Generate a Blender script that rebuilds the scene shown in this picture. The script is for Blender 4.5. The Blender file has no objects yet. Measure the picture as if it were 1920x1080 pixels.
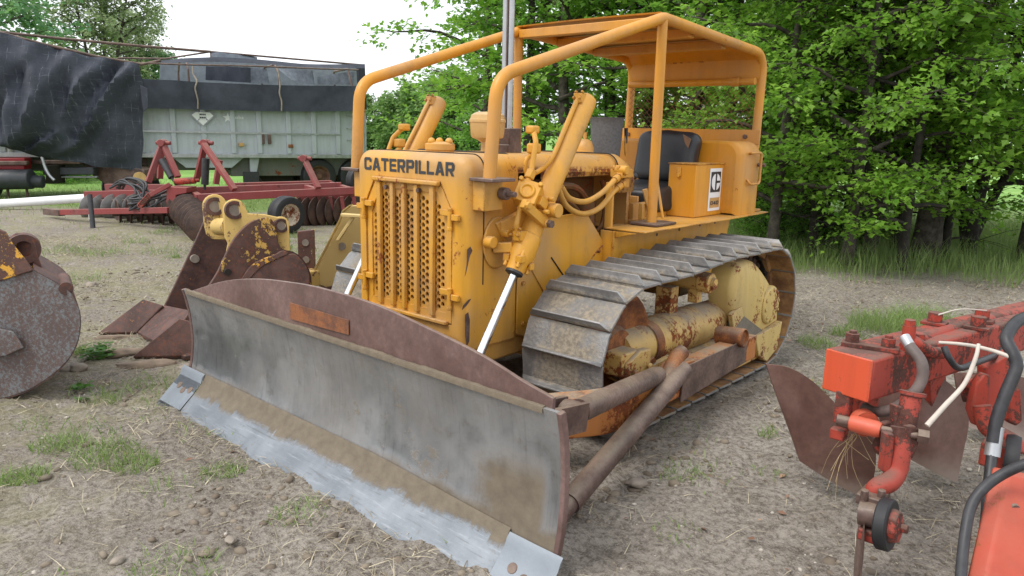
import bpy, bmesh, math, random
import numpy as np
from mathutils import Vector, Matrix, noise
random.seed(7); RNG = np.random.default_rng(11)
S = bpy.context.scene
C = S.collection
rad = math.radians
# ---------------------------------------------------------------- camera numbers, used to measure positions
FOC, YAW, PITCH, ROLL = 1402.19, -0.7217, 0.2047, -0.0230
CAM = Vector((2.9167, -4.0733, 1.4850))
_fwd = Vector((math.sin(YAW)*math.cos(PITCH), math.cos(YAW)*math.cos(PITCH), -math.sin(PITCH)))
_r = Vector((math.cos(YAW), -math.sin(YAW), 0)); _d = _fwd.cross(_r)
RIGHT = _r*math.cos(ROLL) + _d*math.sin(ROLL); DOWN = -_r*math.sin(ROLL) + _d*math.cos(ROLL)
FH = Vector((math.sin(YAW), math.cos(YAW), 0)); RH = Vector((math.cos(YAW), -math.sin(YAW), 0))
def ray(px, py): return RIGHT*((px-960)/FOC) + DOWN*((py-540)/FOC) + _fwd
def PX(px, py, x): d = ray(px, py); return CAM + d*((x-CAM.x)/d.x)
def PY(px, py, y): d = ray(px, py); return CAM + d*((y-CAM.y)/d.y)
def PZ(px, py, z=0.0): d = ray(px, py); return CAM + d*((z-CAM.z)/d.z)
def PD(px, py, D): d = ray(px, py); return CAM + d*(D/d.dot(FH))
def XD(X, D, z=0.0):                       # ground position from lateral offset and depth
    p = CAM + RH*X + FH*D; return Vector((p.x, p.y, z))
def DEPTH(p): return (Vector(p)-CAM).dot(FH)
def LAT(p): return (Vector(p)-CAM).dot(RH)
def smooth(a, b, x):
    t = min(1, max(0, (x-a)/(b-a))); return t*t*(3-2*t)
# ---------------------------------------------------------------- mesh builder
def V3(p): return Vector(p)
class MB:
    def __init__(s): s.v = []; s.f = []; s.m = []
    def add(s, vs, fs, mi=0):
        o = len(s.v); s.v += [tuple(v) for v in vs]; s.f += [tuple(i+o for i in f) for f in fs]; s.m += [mi]*len(fs); return s
    def box(s, c, size, R=None, mi=0):
        c = V3(c); h = V3(size)/2; vs = []
        for x in (-1, 1):
            for y in (-1, 1):
                for z in (-1, 1):
                    p = Vector((x*h.x, y*h.y, z*h.z))
                    vs.append(c + (R @ p if R else p))
        return s.add(vs, [(0,1,3,2),(4,6,7,5),(0,4,5,1),(2,3,7,6),(0,2,6,4),(1,5,7,3)], mi)
    def bar(s, p0, p1, w, h, up=(0,0,1), mi=0):
        p0 = V3(p0); p1 = V3(p1); d = (p1-p0).normalized(); u = V3(up)
        a = d.cross(u)
        if a.length < 1e-4: a = d.cross(Vector((1,0,0)))
        a.normalize(); b = a.cross(d).normalized()
        R = Matrix((a, d, b)).transposed()
        return s.box((p0+p1)/2, (w, (p1-p0).length, h), R, mi)
    def tube(s, pts, r, n=12, cap=True, mi=0):
        pts = [V3(p) for p in pts]; k = len(pts)
        rs = r if isinstance(r, (list, tuple)) else [r]*k
        T = []
        for i in range(k):
            a = pts[max(0, i-1)]; b = pts[min(k-1, i+1)]; T.append((b-a).normalized())
        u = T[0].orthogonal().normalized(); vs = []
        for i in range(k):
            u = (u - T[i]*u.dot(T[i]));
            if u.length < 1e-5: u = T[i].orthogonal()
            u.normalize(); w = T[i].cross(u)
            for j in range(n):
                a = 2*math.pi*j/n; vs.append(pts[i] + (u*math.cos(a) + w*math.sin(a))*rs[i])
        fs = []
        for i in range(k-1):
            for j in range(n):
                fs.append((i*n+j, i*n+(j+1) % n, (i+1)*n+(j+1) % n, (i+1)*n+j))
        if cap: fs += [tuple(range(n-1, -1, -1)), tuple((k-1)*n+j for j in range(n))]
        return s.add(vs, fs, mi)
    def cyl(s, p0, p1, r, r1=None, n=20, mi=0):
        return s.tube([p0, p1], [r, r if r1 is None else r1], n, True, mi)
    def lathe(s, prof, p0, axis, n=28, mi=0):     # prof: (radius, distance along the axis); closed when it starts and ends at r 0
        p0 = V3(p0); ax = V3(axis).normalized(); u = ax.orthogonal().normalized(); w = ax.cross(u); vs = []
        for r, h in prof:
            for j in range(n):
                a = 2*math.pi*j/n; vs.append(p0 + ax*h + (u*math.cos(a)+w*math.sin(a))*max(r, 1e-5))
        fs = []
        for i in range(len(prof)-1):
            for j in range(n): fs.append((i*n+j, i*n+(j+1) % n, (i+1)*n+(j+1) % n, (i+1)*n+j))
        return s.add(vs, fs, mi)
    def prism(s, poly, vec, mi=0):
        vec = V3(vec); a = [V3(p) for p in poly]; n = len(a)
        vs = a + [p+vec for p in a]
        fs = [tuple(range(n)), tuple(range(2*n-1, n-1, -1))] + [(i, (i+1) % n, n+(i+1) % n, n+i) for i in range(n)]
        return s.add(vs, fs, mi)
    def grid(s, rows, mi=0, closed=False):
        n = len(rows[0]); vs = [p for r in rows for p in r]; fs = []
        for i in range(len(rows)-1):
            for j in range(n if closed else n-1):
                fs.append((i*n+j, i*n+(j+1) % n, (i+1)*n+(j+1) % n, (i+1)*n+j))
        return s.add(vs, fs, mi)
    def slab(s, rows, vec, mi=0):                 # a sheet of rows given a thickness along vec
        vec = V3(vec); R = len(rows); n = len(rows[0])
        A = [V3(p) for r in rows for p in r]; vs = A + [p+vec for p in A]; N = R*n; fs = []
        for i in range(R-1):
            for j in range(n-1):
                q = (i*n+j, i*n+j+1, (i+1)*n+j+1, (i+1)*n+j); fs.append(q); fs.append(tuple(N+k for k in reversed(q)))
        edge = [(0, j) for j in range(n)] + [(i, n-1) for i in range(1, R)] + [(R-1, j) for j in range(n-2, -1, -1)] + [(i, 0) for i in range(R-2, 0, -1)]
        e = [i*n+j for i, j in edge]
        for k in range(len(e)): a, b = e[k], e[(k+1) % len(e)]; fs.append((b, a, N+a, N+b))
        return s.add(vs, fs, mi)
    def bolt(s, p, axis, r=.012, h=.012, mi=0): p = V3(p); return s.cyl(p - V3(axis).normalized()*.003, p+V3(axis).normalized()*h, r, n=6, mi=mi)
    def ball(s, c, r, n=12, mi=0):
        return s.lathe([(r*math.sin(math.pi*i/8), -r*math.cos(math.pi*i/8)) for i in range(9)], c, (0,0,1), n, mi)
    def build(s, name, mat, parent=None, smooth=35, bevel=0, loc=None, seg=2):
        off = Vector((0,0,0))
        if parent is not None:
            o = parent
            while o is not None: off = off + o.location; o = o.parent
        elif loc is not None: off = V3(loc)
        me = bpy.data.meshes.new(name)
        me.from_pydata([(x-off.x, y-off.y, z-off.z) for x, y, z in s.v], [], s.f)
        for m in (mat if isinstance(mat, (list, tuple)) else [mat]): me.materials.append(m)
        if any(s.m): me.polygons.foreach_set('material_index', s.m)
        bm = bmesh.new(); bm.from_mesh(me); bmesh.ops.recalc_face_normals(bm, faces=bm.faces); bm.to_mesh(me); bm.free()
        if smooth: me.shade_smooth(); me.set_sharp_from_angle(angle=rad(smooth))
        ob = bpy.data.objects.new(name, me); C.objects.link(ob)
        if parent is not None: ob.parent = parent
        elif loc is not None: ob.location = off
        if bevel:
            b = ob.modifiers.new('bevel', 'BEVEL'); b.width = bevel; b.segments = seg; b.limit_method = 'ANGLE'; b.angle_limit = rad(40)
        return ob
def thing(name, loc, label, cat, group=None):
    o = bpy.data.objects.new(name, None); C.objects.link(o); o.location = loc; o.empty_display_size = .1
    return tag(o, label, cat, group)
def tag(o, label=None, cat=None, group=None, kind=None):
    if label: o['label'] = label
    if cat: o['category'] = cat
    if group: o['group'] = group
    if kind: o['kind'] = kind
    return o
def fillet(pts, r, n=6):
    pts = [V3(p) for p in pts]; out = [pts[0]]
    for i in range(1, len(pts)-1):
        a = pts[i-1]-pts[i]; b = pts[i+1]-pts[i]; la, lb = a.length, b.length; a.normalize(); b.normalize()
        ang = a.angle(b)
        if abs(ang-math.pi) < .02: out.append(pts[i]); continue
        t = min(r/math.tan(ang/2), la*.48, lb*.48); p0 = pts[i]+a*t; p2 = pts[i]+b*t
        for k in range(n+1):
            u = k/n; out.append(p0*(1-u)**2 + pts[i]*2*u*(1-u) + p2*u*u)
    out.append(pts[-1]); return out
def spline(pts, n=8):
    P = [V3(p) for p in pts]; P = [P[0]*2-P[1]] + P + [P[-1]*2-P[-2]]; out = []
    for i in range(1, len(P)-2):
        a, b, c, d = P[i-1:i+3]
        for k in range(n):
            t = k/n; out.append(.5*((2*b)+(c-a)*t+(2*a-5*b+4*c-d)*t*t+(3*b-a-3*c+d)*t**3))
    out.append(P[-2]); return out
def np_mesh(name, verts, faces_n, k, mat, parent=None, colors=None, smooth=False, mats=None):
    """mesh from arrays; faces_n (F,k) vertex indices; colors (V,3) as the point attribute 'tint'"""
    me = bpy.data.meshes.new(name); nv, nf = len(verts), len(faces_n)
    me.vertices.add(nv); me.vertices.foreach_set('co', np.asarray(verts, np.float32).ravel())
    me.loops.add(nf*k); me.loops.foreach_set('vertex_index', np.asarray(faces_n, np.int32).ravel())
    me.polygons.add(nf); me.polygons.foreach_set('loop_start', np.arange(0, nf*k, k, dtype=np.int32))
    me.update(calc_edges=True)
    if colors is not None:
        at = me.color_attributes.new('tint', 'FLOAT_COLOR', 'POINT')
        at.data.foreach_set('color', np.concatenate([colors, np.ones((nv,1))], 1).astype(np.float32).ravel())
    if smooth: me.shade_smooth()
    me.materials.append(mat)
    ob = bpy.data.objects.new(name, me); C.objects.link(ob)
    if parent is not None: ob.parent = parent
    return ob
GLY = {'C':(1,[[(1,.64),(1,.85),(.85,1),(.15,1),(0,.85),(0,.15),(.15,0),(.85,0),(1,.15),(1,.36),(.72,.36),(.72,.22),(.28,.22),(.28,.78),(.72,.78),(.72,.64)]]),
 'A':(1.08,[[(0,0),(.3,0),(.38,.2),(.5,.2),(.5,.38),(.43,.38),(.5,.70),(.5,1),(.34,1)],[(1,0),(.7,0),(.62,.2),(.5,.2),(.5,.38),(.57,.38),(.5,.70),(.5,1),(.66,1)]]),
 'T':(.98,[[(.36,0),(.64,0),(.64,.78),(1,.78),(1,1),(0,1),(0,.78),(.36,.78)]]),
 'E':(.9,[[(0,0),(1,0),(1,.21),(.28,.21),(.28,.4),(.9,.4),(.9,.6),(.28,.6),(.28,.79),(1,.79),(1,1),(0,1)]]),
 'P':(.98,[[(0,0),(.28,0),(.28,1),(0,1)],[(.28,.34),(.85,.34),(1,.48),(1,.86),(.85,1),(.28,1),(.28,.79),(.70,.79),(.70,.55),(.28,.55)]]),
 'R':(1,[[(0,0),(.28,0),(.28,1),(0,1)],[(.28,.34),(.42,.34),(.68,0),(1,0),(.76,.34),(.85,.34),(1,.48),(1,.86),(.85,1),(.28,1),(.28,.79),(.70,.79),(.70,.55),(.28,.55)]]),
 'I':(.3,[[(0,0),(1,0),(1,1),(0,1)]]), 'L':(.86,[[(0,0),(1,0),(1,.22),(.3,.22),(.3,1),(0,1)]]),
 'D':(1,[[(0,0),(.28,0),(.28,1),(0,1)],[(.28,0),(.82,0),(1,.15),(1,.85),(.82,1),(.28,1),(.28,.78),(.72,.78),(.72,.22),(.28,.22)]]),
 '4':(1,[[(.55,0),(.82,0),(.82,.2),(1,.2),(1,.4),(.82,.4),(.82,1),(.5,1),(0,.4),(0,.2),(.55,.2)]])}
def block_text(name, body, mat, parent, origin, ux, uy, height, width, gap=.13, depth=.001):
    ux = V3(ux).normalized(); uy = V3(uy).normalized(); nz = ux.cross(uy); tot = sum(GLY[c][0] for c in body)+gap*(len(body)-1); k = width/tot; x = 0; mb = MB()
    for c in body:
        w, polys = GLY[c]
        for p in polys: mb.add([V3(origin)+ux*(x+a*w)*k+uy*b*height+nz*depth for a, b in p], [tuple(range(len(p)))])
        x += w+gap
    return mb.build(name, mat, parent, smooth=0)
# ---------------------------------------------------------------- materials
class NT:
    def __init__(s, name):
        s.mat = bpy.data.materials.new(name); s.mat.use_nodes = True; s.t = s.mat.node_tree; s.t.nodes.clear()
        s.out = s.n('ShaderNodeOutputMaterial')
    def n(s, typ, **kw):
        nd = s.t.nodes.new(typ)
        for k, v in kw.items():
            if k in nd.inputs.keys() if not hasattr(nd, k) else False: s.set(nd.inputs[k], v)
            else: setattr(nd, k, v)
        return nd
    def set(s, sock, v):
        if isinstance(v, bpy.types.NodeSocket): s.t.links.new(v, sock)
        elif isinstance(v, (tuple, list)) and sock.type == 'RGBA' and len(v) == 3: sock.default_value = (*v, 1)
        else: sock.default_value = v
    def noise(s, vec, scale, detail=6, rough=.6, dist=0):
        nd = s.n('ShaderNodeTexNoise'); s.set(nd.inputs['Vector'], vec)
        for k, v in (('Scale', scale), ('Detail', detail), ('Roughness', rough), ('Distortion', dist)): nd.inputs[k].default_value = v
        return nd.outputs['Fac']
    def voro(s, vec, scale, feature='F1', out='Distance', rnd=1):
        nd = s.n('ShaderNodeTexVoronoi', feature=feature); s.set(nd.inputs['Vector'], vec); nd.inputs['Scale'].default_value = scale; nd.inputs['Randomness'].default_value = rnd
        return nd.outputs[out]
    def math(s, op, a, b=0, c=0, clamp=False):
        nd = s.n('ShaderNodeMath', operation=op, use_clamp=clamp)
        for i, v in enumerate((a, b, c)): s.set(nd.inputs[i], v)
        return nd.outputs[0]
    def step(s, x, a, b):
        nd = s.n('ShaderNodeMapRange', interpolation_type='SMOOTHSTEP'); s.set(nd.inputs[0], x)
        nd.inputs[1].default_value = a; nd.inputs[2].default_value = b; return nd.outputs[0]
    def lerp(s, x, a, b, lo, hi):
        nd = s.n('ShaderNodeMapRange'); s.set(nd.inputs[0], x)
        for i, v in enumerate((a, b, lo, hi)): s.set(nd.inputs[i+1], v)
        return nd.outputs[0]
    def mix(s, f, a, b, mode='MIX'):
        nd = s.n('ShaderNodeMix', data_type='RGBA', blend_type=mode)
        s.set(nd.inputs[0], f); s.set(nd.inputs[6], a); s.set(nd.inputs[7], b); return nd.outputs[2]
    def xyz(s, vec): nd = s.n('ShaderNodeSeparateXYZ'); s.set(nd.inputs[0], vec); return nd.outputs
    def mul(s, vec, v):
        nd = s.n('ShaderNodeVectorMath', operation='MULTIPLY'); s.set(nd.inputs[0], vec); nd.inputs[1].default_value = v; return nd.outputs[0]
    def obj(s): return s.n('ShaderNodeTexCoord').outputs['Object']
    def pos(s): return s.n('ShaderNodeNewGeometry').outputs['Position']
    def nz(s): return s.xyz(s.n('ShaderNodeNewGeometry').outputs['Normal'])[2]
    def bump(s, h, strength=.3, dist=.01):
        nd = s.n('ShaderNodeBump'); nd.inputs['Strength'].default_value = strength; nd.inputs['Distance'].default_value = dist; s.set(nd.inputs['Height'], h); return nd.outputs[0]
    def bsdf(s, col, rough=.5, metal=0, normal=None, spec=.5, **kw):
        nd = s.n('ShaderNodeBsdfPrincipled'); s.set(nd.inputs['Base Color'], col); s.set(nd.inputs['Roughness'], rough); s.set(nd.inputs['Metallic'], metal)
        nd.inputs['Specular IOR Level'].default_value = spec
        if normal is not None: s.set(nd.inputs['Normal'], normal)
        for k, v in kw.items(): s.set(nd.inputs[k], v)
        s.t.links.new(nd.outputs[0], s.out.inputs[0]); return nd
def lin(r, g, b):
    f = lambda c: (c/255/12.92 if c/255 < .04045 else ((c/255+.055)/1.055)**2.4); return (f(r), f(g), f(b))
RUST_D, RUST_L = lin(62,38,30), lin(142,74,34)
DUST = lin(150,136,116)
def painted(name, col, rust=.3, dust=.25, rough=.42, scale=4, fade=.25, edge=True, rustcol=None, spec=.5, bump=.15, dirtc=None):
    """weathered paint: chips of rust, faded patches, dust that lies on level faces"""
    s = NT(name); o = s.obj()
    n1 = s.noise(o, scale, 8, .62); n2 = s.noise(o, scale*9, 6, .7); n3 = s.noise(o, 2.2, 4, .55)
    base = s.mix(s.step(n3, .35, .7), col, tuple(min(1, c*(1-fade)+.5*fade*sum(col)/3+.04*fade) for c in col))
    streak = s.noise(s.mul(o, (14, 14, 1.4)), 1, 5, .6)
    base = s.mix(s.lerp(streak, .45, .8, 0, .5), base, tuple(c*.62 for c in col))
    grime = s.step(s.math('ADD', s.math('MULTIPLY', s.noise(s.mul(o, (1, 1, .55)), 3.1, 7, .68), .75), s.math('MULTIPLY', n2, .25)), .53, .68); base = s.mix(s.math('MULTIPLY', grime, .32), base, lin(112,84,52))
    m = s.math('ADD', s.math('MULTIPLY', n1, .62), s.math('MULTIPLY', n2, .38))
    if edge:
        bv = s.n('ShaderNodeBevel', samples=3); bv.inputs['Radius'].default_value = .012
        g = s.n('ShaderNodeNewGeometry'); dt = s.n('ShaderNodeVectorMath', operation='DOT_PRODUCT')
        s.set(dt.inputs[0], bv.outputs[0]); s.set(dt.inputs[1], g.outputs['Normal'])
        e = s.step(s.math('SUBTRACT', 1, dt.outputs['Value']), .005, .2); m = s.math('ADD', m, s.math('MULTIPLY', e, .12))
    th = .66 - .3*rust
    mask = s.step(m, th, th+.045)
    rc = s.mix(s.step(n2, .35, .65), RUST_D, rustcol or RUST_L)
    c = s.mix(mask, base, rc)
    dm = s.math('MULTIPLY', s.step(s.nz(), .3, .95), s.lerp(s.noise(o, 7, 6, .65), .3, .65, 0, 1), clamp=True)
    dm = s.math('MULTIPLY', dm, dust*1.6, clamp=True)
    c = s.mix(dm, c, dirtc or DUST)
    r = s.math('ADD', s.lerp(n2, .3, .7, rough-.06, rough+.1), s.math('MULTIPLY', s.math('MAXIMUM', mask, dm), .4), clamp=True)
    h = s.math('ADD', s.math('MULTIPLY', n3, 1.6), s.math('SUBTRACT', s.math('MULTIPLY', n2, .5), s.math('MULTIPLY', mask, .6)))
    s.bsdf(c, r, 0, s.bump(h, bump, .004), spec); return s.mat
def rusty(name, a=None, b=None, rough=.62, metal=0, dust=.2, scale=5):
    s = NT(name); o = s.obj(); n1 = s.noise(o, scale, 8, .65); n2 = s.noise(o, scale*12, 6, .7)
    c = s.mix(s.step(n1, .35, .66), a or RUST_D, b or RUST_L); c = s.mix(s.lerp(n2, .35, .7, 0, .5), c, tuple(x*.45 for x in (a or RUST_D)))
    dm = s.math('MULTIPLY', s.step(s.nz(), .25, .95), s.lerp(s.noise(o, 6, 6, .65), .3, .6, 0, dust*1.7), clamp=True)
    c = s.mix(dm, c, DUST); s.bsdf(c, s.lerp(n2, .3, .7, rough-.12, rough+.15), metal, s.bump(n2, .25, .004)); return s.mat
def plain(name, col, rough=.5, metal=0, var=.25, scale=12, bump=.1, spec=.5):
    s = NT(name); o = s.obj(); n = s.noise(o, scale, 6, .6)
    c = s.mix(s.lerp(n, .3, .7, 0, 1), tuple(x*(1-var) for x in col), tuple(min(1, x*(1+var)) for x in col))
    s.bsdf(c, s.lerp(n, .3, .7, max(0, rough-.08), rough+.08), metal, s.bump(s.noise(o, scale*8, 4, .6), bump, .004), spec); return s.mat
YEL = lin(217,156,44); CREAM = lin(204,174,106)
M = dict(
 yellow=painted('yellow_paint', YEL, .19, .3, .44, 4, .40),
 yellow2=painted('yellow_paint_worn', YEL, .26, .3, .42, 5, .35),
 yellow_clean=painted('yellow_paint_canopy', lin(214,146,32), .06, .15, .42, 3, .3),
 cream=painted('cream_paint_worn', lin(204,168,94), .52, .8, .55, 4, .25),
 cream_light=painted('cream_paint', lin(210,180,104), .40, .55, .5, 6, .25),
 cframe=painted('c_frame_paint', lin(188,116,46), .56, .7, .6, 5, .2),
 rust=rusty('brown_rust', lin(84,64,58), lin(126,102,92), .5, .1, .3),
 rust_plate=rusty('weathered_rust_plate', lin(104,79,73), lin(138,112,106), .5, .1, .2, 3),
 rust_orange=rusty('orange_rust', lin(96,56,36), lin(168,104,52), .7, 0, .35, 9),
 redpaint=painted('red_plough_paint', lin(168,58,40), .58, .6, .6, 6, .15, rustcol=lin(96,62,54), dirtc=lin(112,88,78)),
 red_old=painted('faded_red_paint', lin(140,60,58), .22, .25, .6, 5, .3, rustcol=lin(92,52,46)),
 black_rubber=plain('black_rubber', (.018,.018,.02), .6, 0, .3, 20),
 hose=plain('hose_rubber', (.03,.03,.033), .5, 0, .4, 25),
 yhose=painted('yellow_hose', lin(206,150,50), .12, .15, .5, 8, .2, edge=False),
 chrome=plain('chrome_rod', (.75,.76,.78), .16, 1, .05, 8, .02),
 steel=plain('worn_steel', (.33,.34,.36), .38, .8, .25, 9, .1),
 galv=plain('galvanised_pipe', (.42,.43,.44), .4, .7, .2, 9, .08),
 dark=plain('dark_grime', (.022,.017,.012), .8, 0, .5, 9),
 engine=painted('engine_grime', lin(104,70,28), .42, .4, .7, 7, .1),
 letter=plain('grey_lettering', lin(52,54,58), .5, 0, .15, 20),
 vinyl=plain('black_vinyl', (.022,.024,.028), .38, 0, .3, 6, .25),
 white=plain('white_paint', (.78,.79,.79), .45, 0, .06, 8),
 decal_black=plain('decal_black', (.02,.022,.026), .45, 0, .1, 10),
 decal_tan=plain('decal_tan', lin(190,150,92), .5, 0, .15, 30),
 grey_can=plain('grey_mesh_can', (.12,.122,.125), .6, .1, .3, 70, .5),
 glass_bowl=plain('yellowed_bowl', lin(196,160,104), .35, 0, .2, 6),
 wood=plain('grey_driftwood', lin(128,112,96), .85, 0, .3, 14, .3),
 stone=plain('field_stone', lin(136,126,114), .85, 0, .3, 10, .3),
)
def steel_blade():
    s = NT('blade_steel'); o = s.obj(); x, y, z = s.xyz(o)
    n1 = s.noise(o, 2.4, 8, .62); n2 = s.noise(o, 16, 8, .7); nv = s.noise(s.mul(o, (1.6, 1, 1)), 2.2, 7, .6)
    st = s.mix(s.step(nv, .3, .72), (.25,.262,.28), (.47,.482,.50))
    scr = s.noise(s.mul(o, (22, 3, 1.2)), 2.4, 5, .7); st = s.mix(s.math('MULTIPLY', s.step(scr, .56, .70), .22), st, (.52,.53,.54)); st = s.mix(s.math('MULTIPLY', s.step(scr, .46, .34), .25), st, (.10,.095,.09))
    st = s.mix(s.math('MULTIPLY', s.step(n2, .52, .7), .35), st, (.11,.09,.075))
    # dried soil: a band above the cutting edge, a film near the top, splashes
    jag = s.math('ADD', s.math('MULTIPLY', s.math('SUBTRACT', s.noise(s.mul(o, (1,.2,.2)), 7, 3, .5), .5), .09), s.math('MULTIPLY', s.math('SUBTRACT', n2, .5), .04))
    zz = s.math('ADD', z, jag)
    band = s.math('SUBTRACT', 1, s.step(zz, .125, .20))
    rightend = s.math('MULTIPLY', s.step(s.math('ADD', x, s.math('MULTIPLY', s.math('SUBTRACT', n1, .5), .9)), 1.05, 1.3), s.math('SUBTRACT', 1, s.step(zz, .30, .50)))
    rightend = s.math('MULTIPLY', rightend, s.math('SUBTRACT', 1, s.step(x, 1.44, 1.50)))
    top = s.math('MULTIPLY', s.step(s.math('ADD', z, s.math('MULTIPLY', s.math('SUBTRACT', n1, .5), .5)), .36, .60), s.lerp(n2, .3, .6, .25, .9))
    spl = s.step(s.math('ADD', s.math('MULTIPLY', n1, .55), s.math('MULTIPLY', n2, .45)), .585, .625)
    film = s.math('MULTIPLY', s.step(s.noise(o, 1.7, 5, .6), .40, .62), .5)
    mud = s.math('MAXIMUM', s.math('MAXIMUM', band, rightend), s.math('MAXIMUM', s.math('MULTIPLY', top, .8), s.math('MAXIMUM', s.math('MULTIPLY', spl, .75), film)), clamp=True)
    mc = s.mix(s.step(n2, .2, .8), lin(98,88,75), lin(122,111,95))
    c = s.mix(mud, st, mc)
    s.bsdf(c, s.lerp(mud, 0, 1, .38, .9), s.lerp(mud, 0, 1, .9, 0), s.bump(s.math('ADD', s.math('MULTIPLY', mud, .6), s.math('MULTIPLY', n2, .4)), .35, .006)); return s.mat
M['blade'] = steel_blade()
def edge_steel():
    s = NT('cutting_edge_steel'); o = s.obj(); x, y, z = s.xyz(o); n2 = s.noise(o, 18, 8, .7)
    vz = s.voro(s.mul(o, (1,.01,.01)), 9, out='Color'); vv = s.xyz(vz)[0]
    zz = s.math('ADD', z, s.math('ADD', s.math('MULTIPLY', s.math('SUBTRACT', vv, .5), .020), s.math('MULTIPLY', s.math('SUBTRACT', n2, .5), .035)))
    mud = s.step(s.math('ADD', zz, s.math('MULTIPLY', s.math('SUBTRACT', s.noise(o, 60, 4, .7), .5), .03)), .064, .088)
    pit = s.step(s.noise(o, 30, 5, .6), .62, .7)
    c = s.mix(s.step(s.noise(o, 5, 6, .6), .3, .7), (.165,.185,.208), (.255,.278,.305)); c = s.mix(s.math('MULTIPLY', pit, .5), c, (.16,.145,.13)); scr = s.noise(s.mul(o, (1.5, 18, 18)), 3, 5, .7); c = s.mix(s.math('MULTIPLY', s.step(scr, .54, .68), .5), c, (.36,.375,.40)); c = s.mix(s.math('MULTIPLY', s.step(scr, .46, .32), .55), c, (.11,.11,.11))
    c = s.mix(mud, c, s.mix(s.step(n2, .2, .8), lin(98,88,75), lin(122,111,95)))
    s.bsdf(c, s.lerp(mud, 0, 1, .5, .9), s.lerp(mud, 0, 1, .35, 0), s.bump(s.math('ADD', s.math('MULTIPLY', mud, .7), s.math('MULTIPLY', n2, .3)), .4, .008)); return s.mat
M['edge'] = edge_steel()
def shoe_mat(inner):
    s = NT('track_shoe_inner_dust' if inner else 'track_shoe_steel'); o = s.obj(); x, y, z = s.xyz(o); info = s.n('ShaderNodeObjectInfo')
    ad = s.n('ShaderNodeVectorMath', operation='ADD'); s.set(ad.inputs[0], o); cm = s.n('ShaderNodeCombineXYZ'); s.set(cm.inputs[0], s.math('MULTIPLY', info.outputs['Random'], 40)); s.set(ad.inputs[1], cm.outputs[0]); p = ad.outputs[0]
    n1 = s.noise(p, 5, 6, .6); n2 = s.noise(p, 40, 6, .7)
    if inner:
        c = s.mix(s.step(n1, .35, .65), lin(176,136,84), lin(120,84,56)); c = s.mix(s.lerp(n2, .3, .7, 0, .4), c, lin(90,66,48)); s.bsdf(c, .85, 0, s.bump(n2, .3, .005)); return s.mat
    st = s.mix(s.step(n1, .3, .7), (.20,.205,.21), (.36,.36,.365))
    e = s.math('MULTIPLY', s.math('SUBTRACT', 1, s.step(s.math('ABSOLUTE', x), .06, .25)), .16)
    mud = s.step(s.math('ADD', s.math('ADD', n1, e), s.math('MULTIPLY', n2, .2)), .54, .80)
    mud = s.math('MULTIPLY', mud, s.math('SUBTRACT', 1, s.step(z, .012, .035)))
    mc = s.mix(s.step(n2, .35, .65), lin(112,103,90), lin(150,139,122))
    c = s.mix(s.lerp(mud, 0, 1, .18, 1), st, mc)
    s.bsdf(c, s.lerp(mud, 0, 1, .5, .95), s.lerp(mud, 0, 1, .5, 0), s.bump(s.math('ADD', s.math('MULTIPLY', mud, .8), s.math('MULTIPLY', n2, .4)), .5, .01)); return s.mat
M['shoe'] = shoe_mat(False); M['shoe_in'] = shoe_mat(True)
def bucket_mat(name, paint, rustamt, lichen=0):
    s = NT(name); o = s.obj(); n1 = s.noise(o, 5, 9, .68, .4); n2 = s.noise(o, 34, 7, .72)
    rc = s.mix(s.step(n1, .35, .65), lin(66,46,42), lin(100,72,64)); rc = s.mix(s.math('MULTIPLY', s.step(n2, .5, .66), .5), rc, lin(132,74,40))
    m = s.step(s.math('ADD', s.math('MULTIPLY', n1, .6), s.math('MULTIPLY', n2, .4)), .70-.32*rustamt, .73-.32*rustamt)
    c = s.mix(m, paint, rc)
    if lichen:
        c = s.mix(.62, c, lin(98,86,82))
        l = s.step(s.math('ADD', s.math('MULTIPLY', s.noise(o, 4.5, 5, .6), .30), s.math('MULTIPLY', s.noise(o, 62, 6, .8), .70)), .455, .56)
        c = s.mix(s.math('MULTIPLY', l, lichen), c, lin(120,128,132))
    s.bsdf(c, .68, 0, s.bump(s.math('SUBTRACT', n2, s.math('MULTIPLY', m, .4)), .3, .005)); return s.mat
M['bk_lichen'] = bucket_mat('lichened_rust', lin(96,74,68), 1.0, .72)
M['bk_half'] = bucket_mat('half_rusted_cream_paint', lin(206,166,84), .84)
M['bk_rust'] = bucket_mat('bucket_rust', lin(150,100,60), 1.05)
M['bk_ear'] = bucket_mat('bucket_ear_paint', lin(198,166,96), .52)
M['bk_orange'] = bucket_mat('bucket_orange_paint', lin(210,156,56), .84)
M['bk_cream'] = bucket_mat('bucket_cream_paint', lin(208,182,120), .26)
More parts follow.
